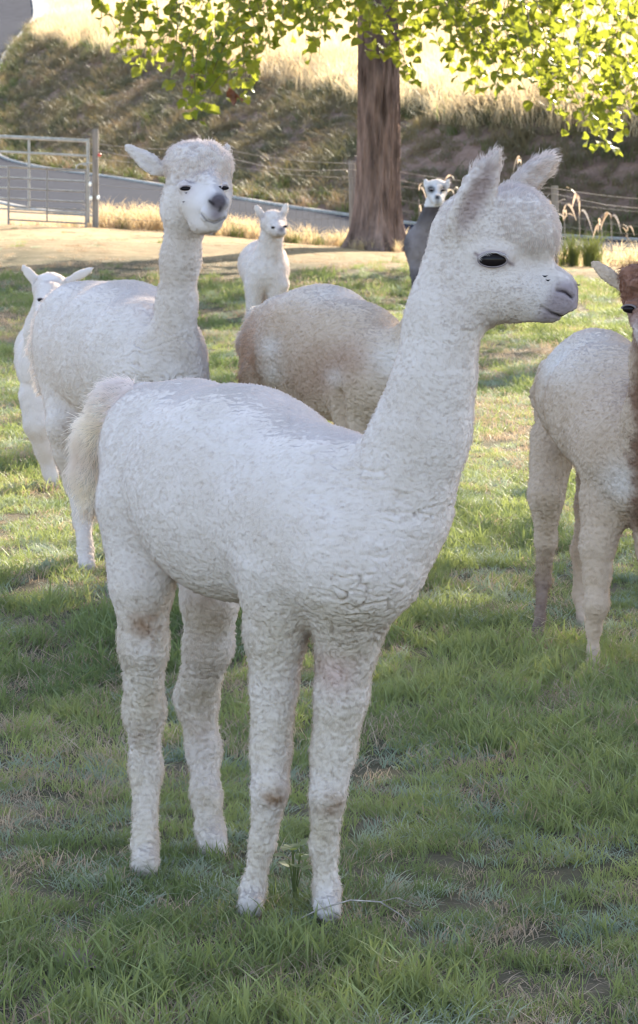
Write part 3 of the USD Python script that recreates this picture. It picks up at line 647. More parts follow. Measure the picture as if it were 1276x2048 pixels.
def split(v, f):
    """each triangle into four"""
    e = np.sort(np.vstack([f[:, [0, 1]], f[:, [1, 2]], f[:, [2, 0]]]), 1); u, inv = np.unique(e, axis=0, return_inverse=True)
    m = len(v) + inv.reshape(3, -1).T; v2 = np.vstack([v, v[u].mean(1)])
    return v2, np.vstack([np.stack([f[:, 0], m[:, 0], m[:, 2]], 1), np.stack([m[:, 0], f[:, 1], m[:, 1]], 1), np.stack([m[:, 2], m[:, 1], f[:, 2]], 1), m])
def normals(v, f):
    fn = np.cross(v[f[:, 1]] - v[f[:, 0]], v[f[:, 2]] - v[f[:, 0]]); n = np.zeros_like(v)
    for k in range(3): np.add.at(n, f[:, k], fn)
    return n / (np.linalg.norm(n, axis=1, keepdims=True) + 1e-12)

def near_line(v, pts, depth_w=0.0):
    """distance of vertices to a polyline given in photo pixels at some depth; depth_w weights the distance along y"""
    P = np.array([at(*p) for p in pts]); q = v * np.array([1, depth_w, 1]); P = P * np.array([1, depth_w, 1])
    d = np.full(len(v), 9.0)
    for a, b in zip(P[:-1], P[1:]): d = np.minimum(d, seg_dist(q, a, b)[0])
    return d
def spot(v, px, py, Y, r, dw=.7):
    """1 at a place on the body falling to 0 r pixels away"""
    c = at(px, py, Y); q = (v - c) * np.array([1, dw, 1]); return np.exp(-(np.linalg.norm(q, axis=1) / (r * Y / FP)) ** 2)

def creases(v, n, scale, depth, seed, aniso=(1, 1, 1), width=.09):
    """worm-like furrows between locks of fleece"""
    p = v * np.asarray(aniso) * scale; w = np.stack([fbm(p * .8 + 11 * i, 2, seed + i) - .5 for i in range(3)], -1)
    q = p + w * 1.5
    a = noise(q, seed + 5); b = noise(q * 1.9 + 5, seed + 6)
    return -depth * (np.exp(-((a - .5) / width) ** 2) + .5 * np.exp(-((b - .5) / (width * 1.2)) ** 2))

def hair(parent, off, v, f, n, count, length, color, rng, comb=(0, 0, -1), width=.0009, lift=.55, wild=.32, clump=140., density=None, bare=None):
    """fine fleece: length(points), color(points), density(points); combed down, clumped by noise"""
    tri = v[f]; ar = np.linalg.norm(np.cross(tri[:, 1] - tri[:, 0], tri[:, 2] - tri[:, 0]), axis=1)
    if density is not None: ar = ar * density(tri.mean(1))
    if bare is not None:                                    # shorn shorter along the back
        fz = np.cross(tri[:, 1] - tri[:, 0], tri[:, 2] - tri[:, 0])[:, 2] / np.maximum(ar * 0 + np.linalg.norm(np.cross(tri[:, 1] - tri[:, 0], tri[:, 2] - tri[:, 0]), axis=1), 1e-12)
        ar = ar * (1 - .4 * bare(tri.mean(1)) * sstep(.2, .75, fz))
    i = rng.choice(len(f), count, p=ar / ar.sum()); b = rng.dirichlet((1, 1, 1), count)
    p = (v[f[i]] * b[..., None]).sum(1); nn = (n[f[i]] * b[..., None]).sum(1); nn /= np.linalg.norm(nn, axis=1, keepdims=True) + 1e-9
    L = length(p) * rng.uniform(.6, 1.25, count)
    cb = np.broadcast_to(np.asarray(comb(p) if callable(comb) else comb, float), p.shape); cb = cb - nn * (cb * nn).sum(1)[:, None]
    J = np.stack([noise(p * clump + 31 * a, 3 + a) - .5 for a in range(3)], 1) * 2 * wild + rng.normal(0, .16, p.shape)
    d1 = nn * lift + cb * (1 - lift) * .4 + J * .5; d2 = nn * lift * .6 + cb * (1 - lift) + J
    p0 = p - nn * .0015; p1 = p + d1 * L[:, None] * .5; p2 = p + d2 * L[:, None]
    pts = np.stack([p0, p1, p2], 1).reshape(-1, 3) - np.asarray(off)
    c = UsdGeom.BasisCurves.Define(stage, path_for('fleece', parent))
    c.CreateTypeAttr('linear'); c.CreatePointsAttr(Vt.Vec3fArray.FromNumpy(pts.astype(np.float32)))
    c.CreateCurveVertexCountsAttr(Vt.IntArray.FromNumpy(np.full(count, 3, np.int32)))
    c.CreateWidthsAttr(Vt.FloatArray.FromNumpy(np.tile(np.array([1, .8, .3]) * width, count).astype(np.float32))); c.SetWidthsInterpolation('vertex')
    col = np.clip(color(p) * (1.12 + .42 * sstep(.010, .03, L))[:, None] * np.array([1.0, .985, .945]) * rng.uniform(.92, 1.06, (count, 1)), 0, .95)
    UsdGeom.PrimvarsAPI(c).CreatePrimvar('col', T.Color3fArray, 'vertex').Set(Vt.Vec3fArray.FromNumpy(np.repeat(col, 3, 0).astype(np.float32)))
    UsdGeom.PrimvarsAPI(c).CreatePrimvar('nrm', T.Vector3fArray, 'vertex').Set(Vt.Vec3fArray.FromNumpy(np.repeat(nn + .28 * J, 3, 0).astype(np.float32)))
    UsdShade.MaterialBindingAPI.Apply(c.GetPrim()).Bind(M['fleece_hair'])
    return c

def ball(c, r, squash=(1, 1, 1), sub=3):
    m = trimesh.creation.icosphere(sub, 1.0); return np.array(m.vertices) * np.asarray(squash) * r + c, np.array(m.faces)
def mixc(a, b, w): return a * (1 - w[:, None]) + np.asarray(b) * w[:, None]
WHITE = np.array([.50, .425, .40]); CREAM = np.array([.50, .39, .335]); STAIN = np.array([.20, .11, .06]); NOSE = np.array([.15, .115, .13]); PINK = np.array([.42, .28, .27])

# ---- the near white alpaca -------------------------------------------------------------------------------------------------
def near_alpaca():
    Yh = 5.86
    P = []
    P += chain((374, 940, 6.42, 178), (482, 985, 6.24, 206), (655, 1052, 6.02, 184), (712, 1110, 5.93, 152), k=.06)
    P += [cone((315, 880, 6.50, 115), (372, 905, 6.45, 145), k=.05)]
    P += chain((278, 1010, 6.36, 92), (284, 1160, 6.34, 66), (287, 1290, 6.34, 50), (288, 1420, 6.39, 42), (292, 1540, 6.42, 33), (290, 1680, 6.36, 29), k=.03)
    P += [cone((290, 1690, 6.36, 30), (290, 1728, 6.31, 33), k=.02)]
    P += chain((430, 1060, 6.62, 110), (420, 1200, 6.58, 58), (417, 1290, 6.60, 50), (392, 1395, 6.69, 44), (408, 1500, 6.67, 35), (412, 1590, 6.62, 31), (421, 1660, 6.58, 32), k=.03)
    P += [cone((421, 1660, 6.58, 32), (426, 1690, 6.52, 33), k=.02)]
    P += chain((580, 1130, 6.0, 126), (552, 1260, 6.02, 70), (548, 1370, 6.03, 52), (541, 1500, 6.03, 45), (540, 1580, 6.0, 41), (526, 1680, 6.02, 30), (506, 1780, 6.03, 26), k=.014)
    P += [cone((506, 1780, 6.03, 28), (500, 1814, 5.98, 31), k=.02)]
    P += chain((705, 1140, 5.93, 126), (694, 1290, 5.98, 68), (682, 1390, 5.99, 58), (667, 1500, 5.99, 50), (655, 1590, 5.97, 40), (648, 1690, 5.99, 32), (653, 1780, 6.0, 28), k=.014)
    P += [cone((653, 1780, 6.0, 30), (655, 1820, 5.95, 32), k=.02)]
    P += chain((790, 1000, 5.93, 128), (846, 855, 5.89, 92), (872, 745, 5.87, 75), (886, 640, 5.86, 70), (905, 555, 5.86, 72), k=.05)
    P = [p[:3] + (p[3] - 4.5 * 6.1 / FP, p[4] - 4.5 * 6.1 / FP) + p[5:] for p in P]
    # head
    P += [ell((962, 485, Yh), (104, 80, 108), k=.03), ell((1025, 452, Yh), (88, 76, 80), k=.02), ell((1074, 478, Yh), (44, 56, 52), k=.015), ell((985, 575, Yh), (92, 66, 66), k=.03),
          cone((1010, 575, Yh, 62), (1095, 588, Yh, 42), k=.03), cone((1095, 590, Yh, 44), (1122, 594, Yh, 34), k=.012), cone((1060, 532, Yh, 30), (1122, 570, Yh, 27), k=.02),
          ell((1108, 612, Yh), (44, 30, 20), k=.012), cone((1040, 612, Yh, 28), (1098, 622, Yh, 21), k=.02), ell((930, 600, Yh), (60, 58, 60), k=.03)]
    # brow and eye socket on both sides
    for s in (-1, 1):
        Ye = Yh + s * .066
        P += [ell((986, 508, Yh + s * .060), (42, 20, 24), k=.012), ell((986, 524, Yh + s * .088), (33, 24, 18), k=.012, sub=True)]
    # ears: hollow on the open side
    d = at(986, 318, 5.80) - at(905, 462, 5.82); a = axes_from(d, (.5, -.86, -.1))
    P += [ell((942, 414, 5.80), (84, 42, 22), a, k=.018), ell((958, 370, 5.80), (62, 36, 14), a, k=.012), ell((979, 333, 5.80), (40, 14, 8), a, k=.01), ell((957, 390, 5.772), (84, 33, 18), a, k=.005, sub=True)]
    d = at(1100, 318, 5.93) - at(1015, 392, 5.9); a = axes_from(d, (.75, -.55, .3))
    P += [ell((1048, 368, 5.92), (62, 27, 16), a, k=.02), ell((1078, 339, 5.92), (46, 20, 10), a, k=.012), ell((1076, 347, 5.905), (44, 13, 9), a, k=.006, sub=True)]
    # tail
    P += chain((292, 800, 6.56, 36), (232, 818, 6.62, 44), (200, 880, 6.66, 42), (186, 950, 6.66, 32), (186, 1015, 6.64, 16), k=.025)
    v, f = grow(P, .0062, 4); v, f = split(v, f); n = normals(v, f)
    x, z = CX + v[:, 0] / v[:, 1] * FP, HY - (v[:, 2] - EYE) / v[:, 1] * FP        # where on the animal a point lies
    head = sstep(860, 900, x) * (1 - sstep(640, 680, z)) * (z < 700)
    face = np.clip(spot(v, 1080, 590, 5.86, 70, .2) * 1.4 + spot(v, 990, 522, 5.79, 48, .0) * 1.1, 0, 1)
    chest = np.clip(spot(v, 810, 1060, 5.85, 150, .3) * 1.1 + spot(v, 700, 1180, 5.9, 150, .3) * .8, 0, 1)
    legs = sstep(1150, 1260, z)
    amp = (1 - face)
    disp = (fbm(v * 34, 2, 4) - .5) * .0035 * amp + (fbm(v * 130, 3, 8) - .5) * .0026 * amp * (1 + .3 * legs)
    disp += creases(v, n, 62, .0018, 20, width=.06) * amp * (.5 + .9 * legs) + creases(v, n, 22, .0062, 40, (1.2, .8, 1.9), .05) * chest * np.clip((fbm(v * 13, 3, 77) - .42) * 4, .1, 1)
    disp += -.0012 * spot(v, 285, 1470, 6.38, 70, .2) * (.5 + .5 * np.sin(z * .55)) * .6
    # mouth, nostril, lips
    mouth = near_line(v, [(1152, 622, 5.86), (1126, 635, 5.86), (1100, 625, 5.86), (1080, 613, 5.86)]); nost = near_line(v, [(1112, 578, 5.86), (1130, 583, 5.86), (1143, 593, 5.86)])
    inh = (x > 1040) & (z < 680)
    disp -= inh * (.004 * np.exp(-(mouth / .003) ** 2) + .006 * np.exp(-(nost / .0034) ** 2))
    fold = near_line(v, [(975, 655, 5.86), (1040, 640, 5.86)])
    v = v + n * disp[:, None]; n = normals(v, f)
    c = np.tile(WHITE, (len(v), 1))
    c = mixc(c, (.40, .325, .255), .8 * legs * np.clip(fbm(v * 12, 3, 3) * 1.6 - .25, 0, 1))
    for px, py, Y, r, wgt in ((292, 1243, 6.29, 42, .75), (452, 1250, 6.5, 26, .7), (418, 1210, 6.5, 40, .35), (300, 1410, 6.33, 30, .3), (286, 1480, 6.36, 30, .45), (400, 1465, 6.62, 34, .35), (548, 1598, 5.96, 28, .9), (664, 1612, 5.94, 26, .75), (645, 1330, 5.95, 36, .35), (700, 1305, 5.95, 40, .25), (505, 1240, 5.95, 20, .3)):
        c = mixc(c, STAIN, np.clip(wgt * spot(v, px, py, Y, r) * np.clip(fbm(v * 45, 3, 9) * 2.4 - .55, 0, 1.2), 0, 1))
    c = mixc(c, (.60, .54, .46), .8 * np.clip(spot(v, 205, 860, 6.66, 60, .5) + spot(v, 185, 980, 6.66, 45, .5), 0, 1) * (v[:, 1] > 6.56))
    c = mixc(c, PINK, .6 * spot(v, 672, 1345, 5.95, 40, .5))
    nz = np.clip(sstep(1078, 1118, x + (z - 590) * .55), 0, 1) * sstep(545, 575, z) * (z < 660) * (x > 1040)
    c = mixc(c, (.46, .42, .44), .45 * spot(v, 1090, 590, 5.86, 60, .1)); c = mixc(c, NOSE * 1.35, .85 * nz * (1 - .35 * sstep(635, 648, z)))
    c = mixc(c, (.03, .02, .025), inh * np.clip((.25 + .95 * sstep(1085, 1118, x)) * np.exp(-(mouth / .0026) ** 2) + (.5 + .7 * sstep(1112, 1135, x)) * np.exp(-(nost / .0028) ** 2), 0, 1))
    ring = np.exp(-((np.hypot((x - 986) / 36, (z - 520) / 22) - .9) / .22) ** 2) * (x > 900) * (z < 600)
    c = mixc(c, (.40, .31, .32), .3 * ring)
    c = mixc(c, (.16, .11, .115), np.clip(np.exp(-(near_line(v, [(1012, 522, 5.8), (1026, 530, 5.8)]) / .0035) ** 2) + np.exp(-(near_line(v, [(957, 512, 5.8), (950, 506, 5.8)]) / .003) ** 2), 0, 1) * (x < 1040) * .8)
    er = at(958, 390, 5.78); inner = np.exp(-(np.linalg.norm((v - er) @ np.stack([axes_from(at(986, 318, 5.80) - at(905, 462, 5.82), (.5, -.86, -.1))[i] for i in range(3)]).T / np.array([.070, .024, .020]), axis=1)) ** 4)
    c = mixc(c, (.27, .195, .19), .9 * inner)
    off = at(560, 1800, 6.15); off[2] = 0
    t = thing('alpaca', 'tall clean white alpaca in front, standing, head in profile facing right', 'alpaca', off)
    obj('body', (v, f), 'short_fleece', t, True, off, c)
    tr = cKDTree(v)
    def colf(p): return np.clip(c[tr.query(p)[1]] * 1.06, 0, .95)
    def lenf(p):
        X, Zp = CX + p[:, 0] / p[:, 1] * FP, HY - (p[:, 2] - EYE) / p[:, 1] * FP
        L = np.full(len(p), .0055)
        L = np.where(Zp > 1250, .0085, L)
        L = np.where((X > 1000) & (Zp < 500) , .014, L)
        L = np.where((X > 1040) & (Zp > 505) & (Zp < 680), .003, L)
        L = np.where(np.hypot((X - 988) / 70, (Zp - 520) / 48) < 1, .0035, L)
        L = np.where((np.hypot(X - 985, Zp - 318) < 55) & (Zp < 345), .016, L); L = np.where((np.hypot(X - 1100, Zp - 318) < 36), .022, L)
        L = np.where((X < 268) & (Zp < 1060) & (p[:, 1] > 6.52), .03, L); L = np.where((X < 230) & (Zp > 840) & (Zp < 1060) & (p[:, 1] > 6.55), .04, L)
        return L
    def dens(p):
        X, Zp = CX + p[:, 0] / p[:, 1] * FP, HY - (p[:, 2] - EYE) / p[:, 1] * FP
        return 1 + 1.0 * ((X > 880) & (Zp < 660)) + 1.2 * ((X < 268) & (Zp < 1060) & (p[:, 1] > 6.52)) + 1.5 * (Zp < 372)
    def comb(p):
        X, Zp = CX + p[:, 0] / p[:, 1] * FP, HY - (p[:, 2] - EYE) / p[:, 1] * FP
        g = np.tile(np.array([-.25, 0, -1.0]), (len(p), 1)); up = (Zp < 400) & (X > 880); g[up] = (.45, .1, 1.0)
        e = (X > 1030) & (Zp < 390); g[e] = (1.0, 0, .35); t_ = (X < 262) & (Zp < 860); g[t_] = (-1, .1, -.15); return g
    hair(t, off, v, f, n, 115000, lenf, colf, np.random.default_rng(2), comb, .0008, density=dens, bare=lambda p: (p[:, 2] < 1.05) & (p[:, 1] < 6.75) & (CX + p[:, 0] / p[:, 1] * FP > 285))
    for s in (-1, 1):
        e = obj('eye', ball(at(985, 519, Yh + s * .0665), .0212, (1.16, .60, .66)), 'eye_wet', t, True, off)
        ec = at(985, 519, Yh + s * .066)
        up = [ec + np.array([.0265 * math.cos(a), s * (.0075 + .0035 * math.sin(a)), .0140 * math.sin(a)]) for a in np.linspace(-.05, np.pi + .05, 12)]
        obj('upper_eyelid', tube(up, np.r_[.001, np.full(10, .0024), .001], 8), 'eye_lash', t, True, off)
        lash = []
        for a in np.linspace(.35, np.pi - .25, 18):
            r0 = ec + np.array([.026 * math.cos(a), s * (.0125 + .002 * math.sin(a)), .0135 * math.sin(a)]); k = .0058 * (.6 + .4 * math.sin(a * 7))
            lash.append(tube([r0, r0 + np.array([.002, s * .004, -k * .35]), r0 + np.array([.005, s * .0055, -k])], [.0006, .0005, .0002], 4, False))
        obj('eyelashes', cat(*lash), 'lash_hair', t, False, off)
        lo = [ec + np.array([.0265 * math.cos(a), s * (.009 - .001 * math.sin(a)), .0135 * math.sin(a)]) for a in np.linspace(np.pi + .05, 2 * np.pi - .0, 12)]
        obj('lower_eyelid', tube(lo, .0017, 6), 'eye_lid', t, True, off)
    return t
near_alpaca()
# ---- the rest of the herd -------------------------------------------------------------------------------------------------
def animal(label, P, off, h, colour, Yh, group=None, sub=True, disp=None, hairs=30000, length=None, density=None, comb=(-.2, 0, -1), width=.0012, eyes=(), er=.02, esq=(1.1, .6, .62), seed=1, amp=1.0, matname='short_fleece', wild=.35, lidmat='eye_lash', bare=None):
    v, f = grow(P, h, 4)
    if sub: v, f = split(v, f)
    n = normals(v, f); x, z = CX + v[:, 0] / v[:, 1] * FP, HY - (v[:, 2] - EYE) / v[:, 1] * FP
    d = ((fbm(v * 30, 2, 4 + seed) - .5) * .0035 + (fbm(v * 120, 3, 8 + seed) - .5) * .0032 + creases(v, n, 66, .0022, 20 + seed, width=.07) * .8) * amp
    if disp is not None: d = disp(v, n, x, z, d)
    v = v + n * d[:, None]; n = normals(v, f); c = np.clip(colour(v, x, z), .004, .9)
    t = thing('alpaca', label, 'alpaca', off, group)
    obj('body', (v, f), matname, t, True, off, c)
    tr = cKDTree(v)
    if hairs:
        hair(t, off, v, f, n, hairs, lambda p: (length(p, CX + p[:, 0] / p[:, 1] * FP, HY - (p[:, 2] - EYE) / p[:, 1] * FP) if length else np.full(len(p), .008)), lambda p: np.clip(c[tr.query(p)[1]] * 1.05, 0, .92),
             np.random.default_rng(seed), comb, width, bare=bare, density=(None if density is None else (lambda p: density(p, CX + p[:, 0] / p[:, 1] * FP, HY - (p[:, 2] - EYE) / p[:, 1] * FP))), wild=wild)
    for (px, py, Y, dx) in eyes:
        q = np.where((np.hypot(x - px, z - py) < max(3.0, er / Y * FP * .45)) & (v[:, 1] < off[1] + .5))[0]
        if len(q): Y = v[q, 1].min() + er * esq[1] * (.35 + 1.15 * (dx > .8))
        obj('eye', ball(at(px, py, Y), er, esq), 'eye_wet', t, True, off)
        c0 = at(px, py, Y); s = np.array([dx, -math.sqrt(max(0, 1 - dx * dx)), 0]); sd = np.array([-s[1], s[0], 0])
        lid = [c0 + sd * er * 1.18 * math.cos(a) + s * er * .42 + np.array([0, 0, er * .62 * math.sin(a)]) for a in np.linspace(.1, np.pi - .1, 10)]
        obj('upper_eyelid', tube(lid, er * .15, 6), lidmat, t, True, off)
    return t

def foot_at(px, Y, dy=6): return HY + EYE / Y * FP - dy                      # row of a foot on flat ground

# the tall white one at left, head turned to the camera
def second_alpaca():
    P = [ell((150, 665, 11.3), (78, 90, 98), k=.06)] + chain((212, 704, 11.25, 142), (252, 705, 11.0, 136), (292, 722, 10.7, 116), (318, 748, 10.55, 98), k=.06)
    P += chain((165, 760, 11.25, 92), (136, 850, 11.12, 42), (135, 900, 11.14, 27), (152, 965, 11.2, 22), (165, 1040, 11.16, 17), (171, 1100, 11.08, 16), k=.03) + [cone((171, 1100, 11.08, 16), (173, 1133, 11.02, 18), k=.015)]
    P += chain((255, 800, 11.5, 80), (245, 900, 11.5, 34), (240, 1000, 11.55, 22), (242, 1095, 11.45, 17), k=.03)
    P += chain((275, 800, 10.62, 70), (262, 930, 10.55, 32), (258, 1030, 10.55, 26), (256, 1090, 10.55, 18), (256, 1168, 10.5, 19), k=.03)
    P += chain((345, 800, 10.6, 70), (352, 930, 10.6, 32), (350, 1030, 10.6, 26), (350, 1090, 10.6, 18), (350, 1165, 10.55, 19), k=.03)
    P += chain((330, 760, 10.55, 82), (346, 690, 10.5, 49), (353, 610, 10.48, 38), (361, 520, 10.46, 37), (370, 440, 10.44, 40), k=.04)
    Y = 10.40
    P += [ell((397, 330, 10.44), (69, 66, 49), k=.03), ell((391, 392, 10.42), (66, 58, 60), k=.03), ell((444, 386, 10.46), (20, 40, 42), k=.03), ell((385, 430, 10.43), (52, 52, 38), k=.03), ell((362, 418, 10.43), (40, 44, 40), k=.03),
          cone((402, 402, 10.33, 47), (429, 414, 10.22, 30), k=.022), ell((437, 405, 10.165), (23, 17, 17), k=.01), ell((427, 430, 10.18), (29, 20, 19), k=.012), cone((405, 440, 10.3, 30), (428, 448, 10.2, 16), k=.02), cone((418, 362, 10.33, 22), (432, 396, 10.2, 19), k=.02)]
    P += [ell((371, 374, 10.295), (20, 12, 14), k=.01), ell((371, 379, 10.255), (15, 14, 9), k=.008, sub=True), ell((449, 374, 10.335), (10, 14, 13), k=.01)]
    d = at(250, 292, 10.45) - at(325, 345, 10.45); a = axes_from(d, (.35, -1, .2))
    P += [ell((300, 326, 10.45), (40, 21, 12), a, k=.015), ell((270, 305, 10.45), (29, 12, 7), a, k=.012), ell((292, 324, 10.425), (37, 11, 8), a, k=.005, sub=True)]
    d = at(456, 288, 10.5) - at(440, 330, 10.5); a = axes_from(d, (.5, -1, 0)); P += [ell((449, 308, 10.5), (24, 12, 9), a, k=.012)]
    P += chain((95, 640, 11.4, 26), (80, 700, 11.48, 22), (84, 780, 11.46, 10), k=.02)
    def colour(v, x, z):
        c = np.tile(WHITE, (len(v), 1)); neck = sstep(300, 345, x) * sstep(440, 490, z) * (1 - sstep(740, 790, z)) * (x < 420)
        c = mixc(c, (.42, .34, .30), .75 * np.clip(spot(v, 350, 560, 10.35, 60, .3) + spot(v, 345, 690, 10.35, 70, .3) + spot(v, 360, 500, 10.35, 50, .3), 0, 1))
        c = mixc(c, STAIN, np.clip(.8 * spot(v, 143, 858, 11.0, 22) * np.clip(fbm(v * 40, 3, 5) * 2.4 - .5, 0, 1.2), 0, 1)); c = mixc(c, (.42, .33, .27), .4 * sstep(860, 900, z) * (x < 175) * (1 - sstep(960, 1000, z)))
        fr = (v[:, 1] < 10.32)
        c = mixc(c, (.5, .46, .5), .5 * spot(v, 425, 412, 10.18, 40, .4))
        c = mixc(c, NOSE * .45, np.clip(1.7 * spot(v, 437, 403, 10.14, 17, .3), 0, 1)); c = mixc(c, NOSE * 1.0, np.clip(.9 * spot(v, 433, 430, 10.15, 17, .5), 0, 1))
        m = near_line(v, [(403, 427, 10.2), (414, 441, 10.2), (430, 446, 10.2), (450, 436, 10.2)]); nn = near_line(v, [(419, 402, 10.15), (427, 408, 10.15)])
        n2 = near_line(v, [(441, 416, 10.12), (438, 422, 10.12)]); c = mixc(c, (.025, .018, .02), fr * np.clip(.65 * np.exp(-(m / .003) ** 2) + 1.1 * np.exp(-(nn / .005) ** 2) + .9 * np.exp(-(n2 / .005) ** 2), 0, 1))
        c = mixc(c, (.40, .31, .32), .6 * spot(v, 371, 377, 10.3, 17, .2)); return c
    def disp(v, n, x, z, d):
        fr = (v[:, 1] < 10.33) & (z < 470); fur = 1 - np.clip(spot(v, 415, 405, 10.25, 55, .6) * 1.5, 0, 1); d = d * fur
        ch = np.clip(spot(v, 345, 740, 10.4, 70, .3) * 1.3 + spot(v, 300, 740, 10.5, 50, .3), 0, 1)
        d = d - .009 * ch * np.clip((fbm(v * 12, 2, 9) - .4) * 5, 0, 1) * np.exp(-((np.modf(np.abs((v[:, 2] * 30 + 2.5 * (fbm(v * 9, 3, 3) - .5) * 4)))[0] - .5) / .14) ** 2)
        top = np.clip(spot(v, 397, 330, 10.4, 70, .6) * 1.5, 0, 1) * (z < 368); d = d + top * ((fbm(v * 30, 3, 6) - .5) * .03)
        m = near_line(v, [(403, 427, 10.2), (414, 441, 10.2), (430, 446, 10.2), (450, 436, 10.2)]); return d - fr * .006 * np.exp(-(m / .005) ** 2)
    def length(p, x, z):
        L = np.full(len(p), .009); L = np.where((z < 352) & (x > 330), .019, L); L = np.where((z > 366) & (z < 400) & (x > 340) & (p[:, 1] < 10.40), .004, L); L = np.where((x < 330) & (z < 370), .010, L); L = np.where(np.hypot(x - 420, (z - 410)) < 48, .003, L); L = np.where((x < 110) & (z < 800) & (p[:, 1] > 11.3), .03, L); return L
    off = np.array([-.55, 10.9, 0])
    animal('tall white alpaca with woolly topknot and one ear out, facing us', P, off, .0085, colour, Y, disp=disp, hairs=52000, length=length, width=.0011,
           density=lambda p, x, z: 1 + 1.2 * ((z < 372) & (x > 320)), eyes=((371, 377, 10.288, .25), (446, 376, 10.345, .85)), er=.0165, esq=(1.15, .6, .45), seed=3, bare=lambda p: p[:, 2] < 1.08)
second_alpaca()

# the small white one at far left, mostly hidden by the tall one's rump
def left_young():
    P = chain((92, 700, 14.35, 58), (84, 720, 13.95, 50), (80, 740, 13.75, 44), k=.05) + chain((92, 700, 14.35, 58), (120, 720, 14.8, 60), k=.05)
    P += chain((82, 740, 13.8, 44), (92, 660, 13.7, 40), (100, 610, 13.66, 34), k=.04)
    P += [ell((101, 578, 13.62), (37, 34, 34), k=.02), cone((98, 592, 13.55, 30), (88, 632, 13.38, 18), k=.02), ell((86, 640, 13.34), (17, 14, 13), k=.012)]
    P += chain((66, 790, 13.75, 30), (72, 850, 13.72, 24), (88, 900, 13.74, 18), (100, 945, 13.75, 14), (108, 975, 13.74, 14), k=.025)
    P += chain((112, 800, 13.85, 30), (122, 860, 13.85, 18), (126, 920, 13.85, 13), (128, 972, 13.84, 13), k=.025)
    P += chain((110, 780, 14.8, 40), (140, 860, 14.8, 20), (150, 930, 14.8, 14), k=.025) + chain((150, 780, 14.85, 40), (160, 860, 14.85, 20), (165, 925, 14.85, 14), k=.025)
    d = at(42, 528, 13.62) - at(78, 572, 13.62); a = axes_from(d, (.4, -1, .1)); P += [ell((62, 552, 13.62), (30, 11, 7), a, k=.012), ell((64, 555, 13.605), (24, 6, 4), a, k=.005, sub=True)]
    d = at(188, 536, 13.62) - at(128, 566, 13.62); a = axes_from(d, (-.3, -1, .3)); P += [ell((158, 551, 13.62), (34, 10, 7), a, k=.012)]
    def colour(v, x, z):
        c = np.tile(WHITE * 1.02, (len(v), 1)); c = mixc(c, (.40, .30, .23), .55 * sstep(835, 880, z) * np.clip(fbm(v * 14, 3, 2) * 2 - .3, 0, 1)); c = mixc(c, NOSE * 1.4, .9 * spot(v, 85, 642, 13.3, 16)); return c
    animal('small white alpaca at far left, peering out behind a bigger rump', P, np.array([-1.15, 14.0, 0]), .010, colour, 13.6, sub=False, hairs=16000, width=.0014, eyes=((83, 600, 13.50, -.55), (112, 602, 13.5, .4)), er=.015, seed=5, amp=.8)
left_young()

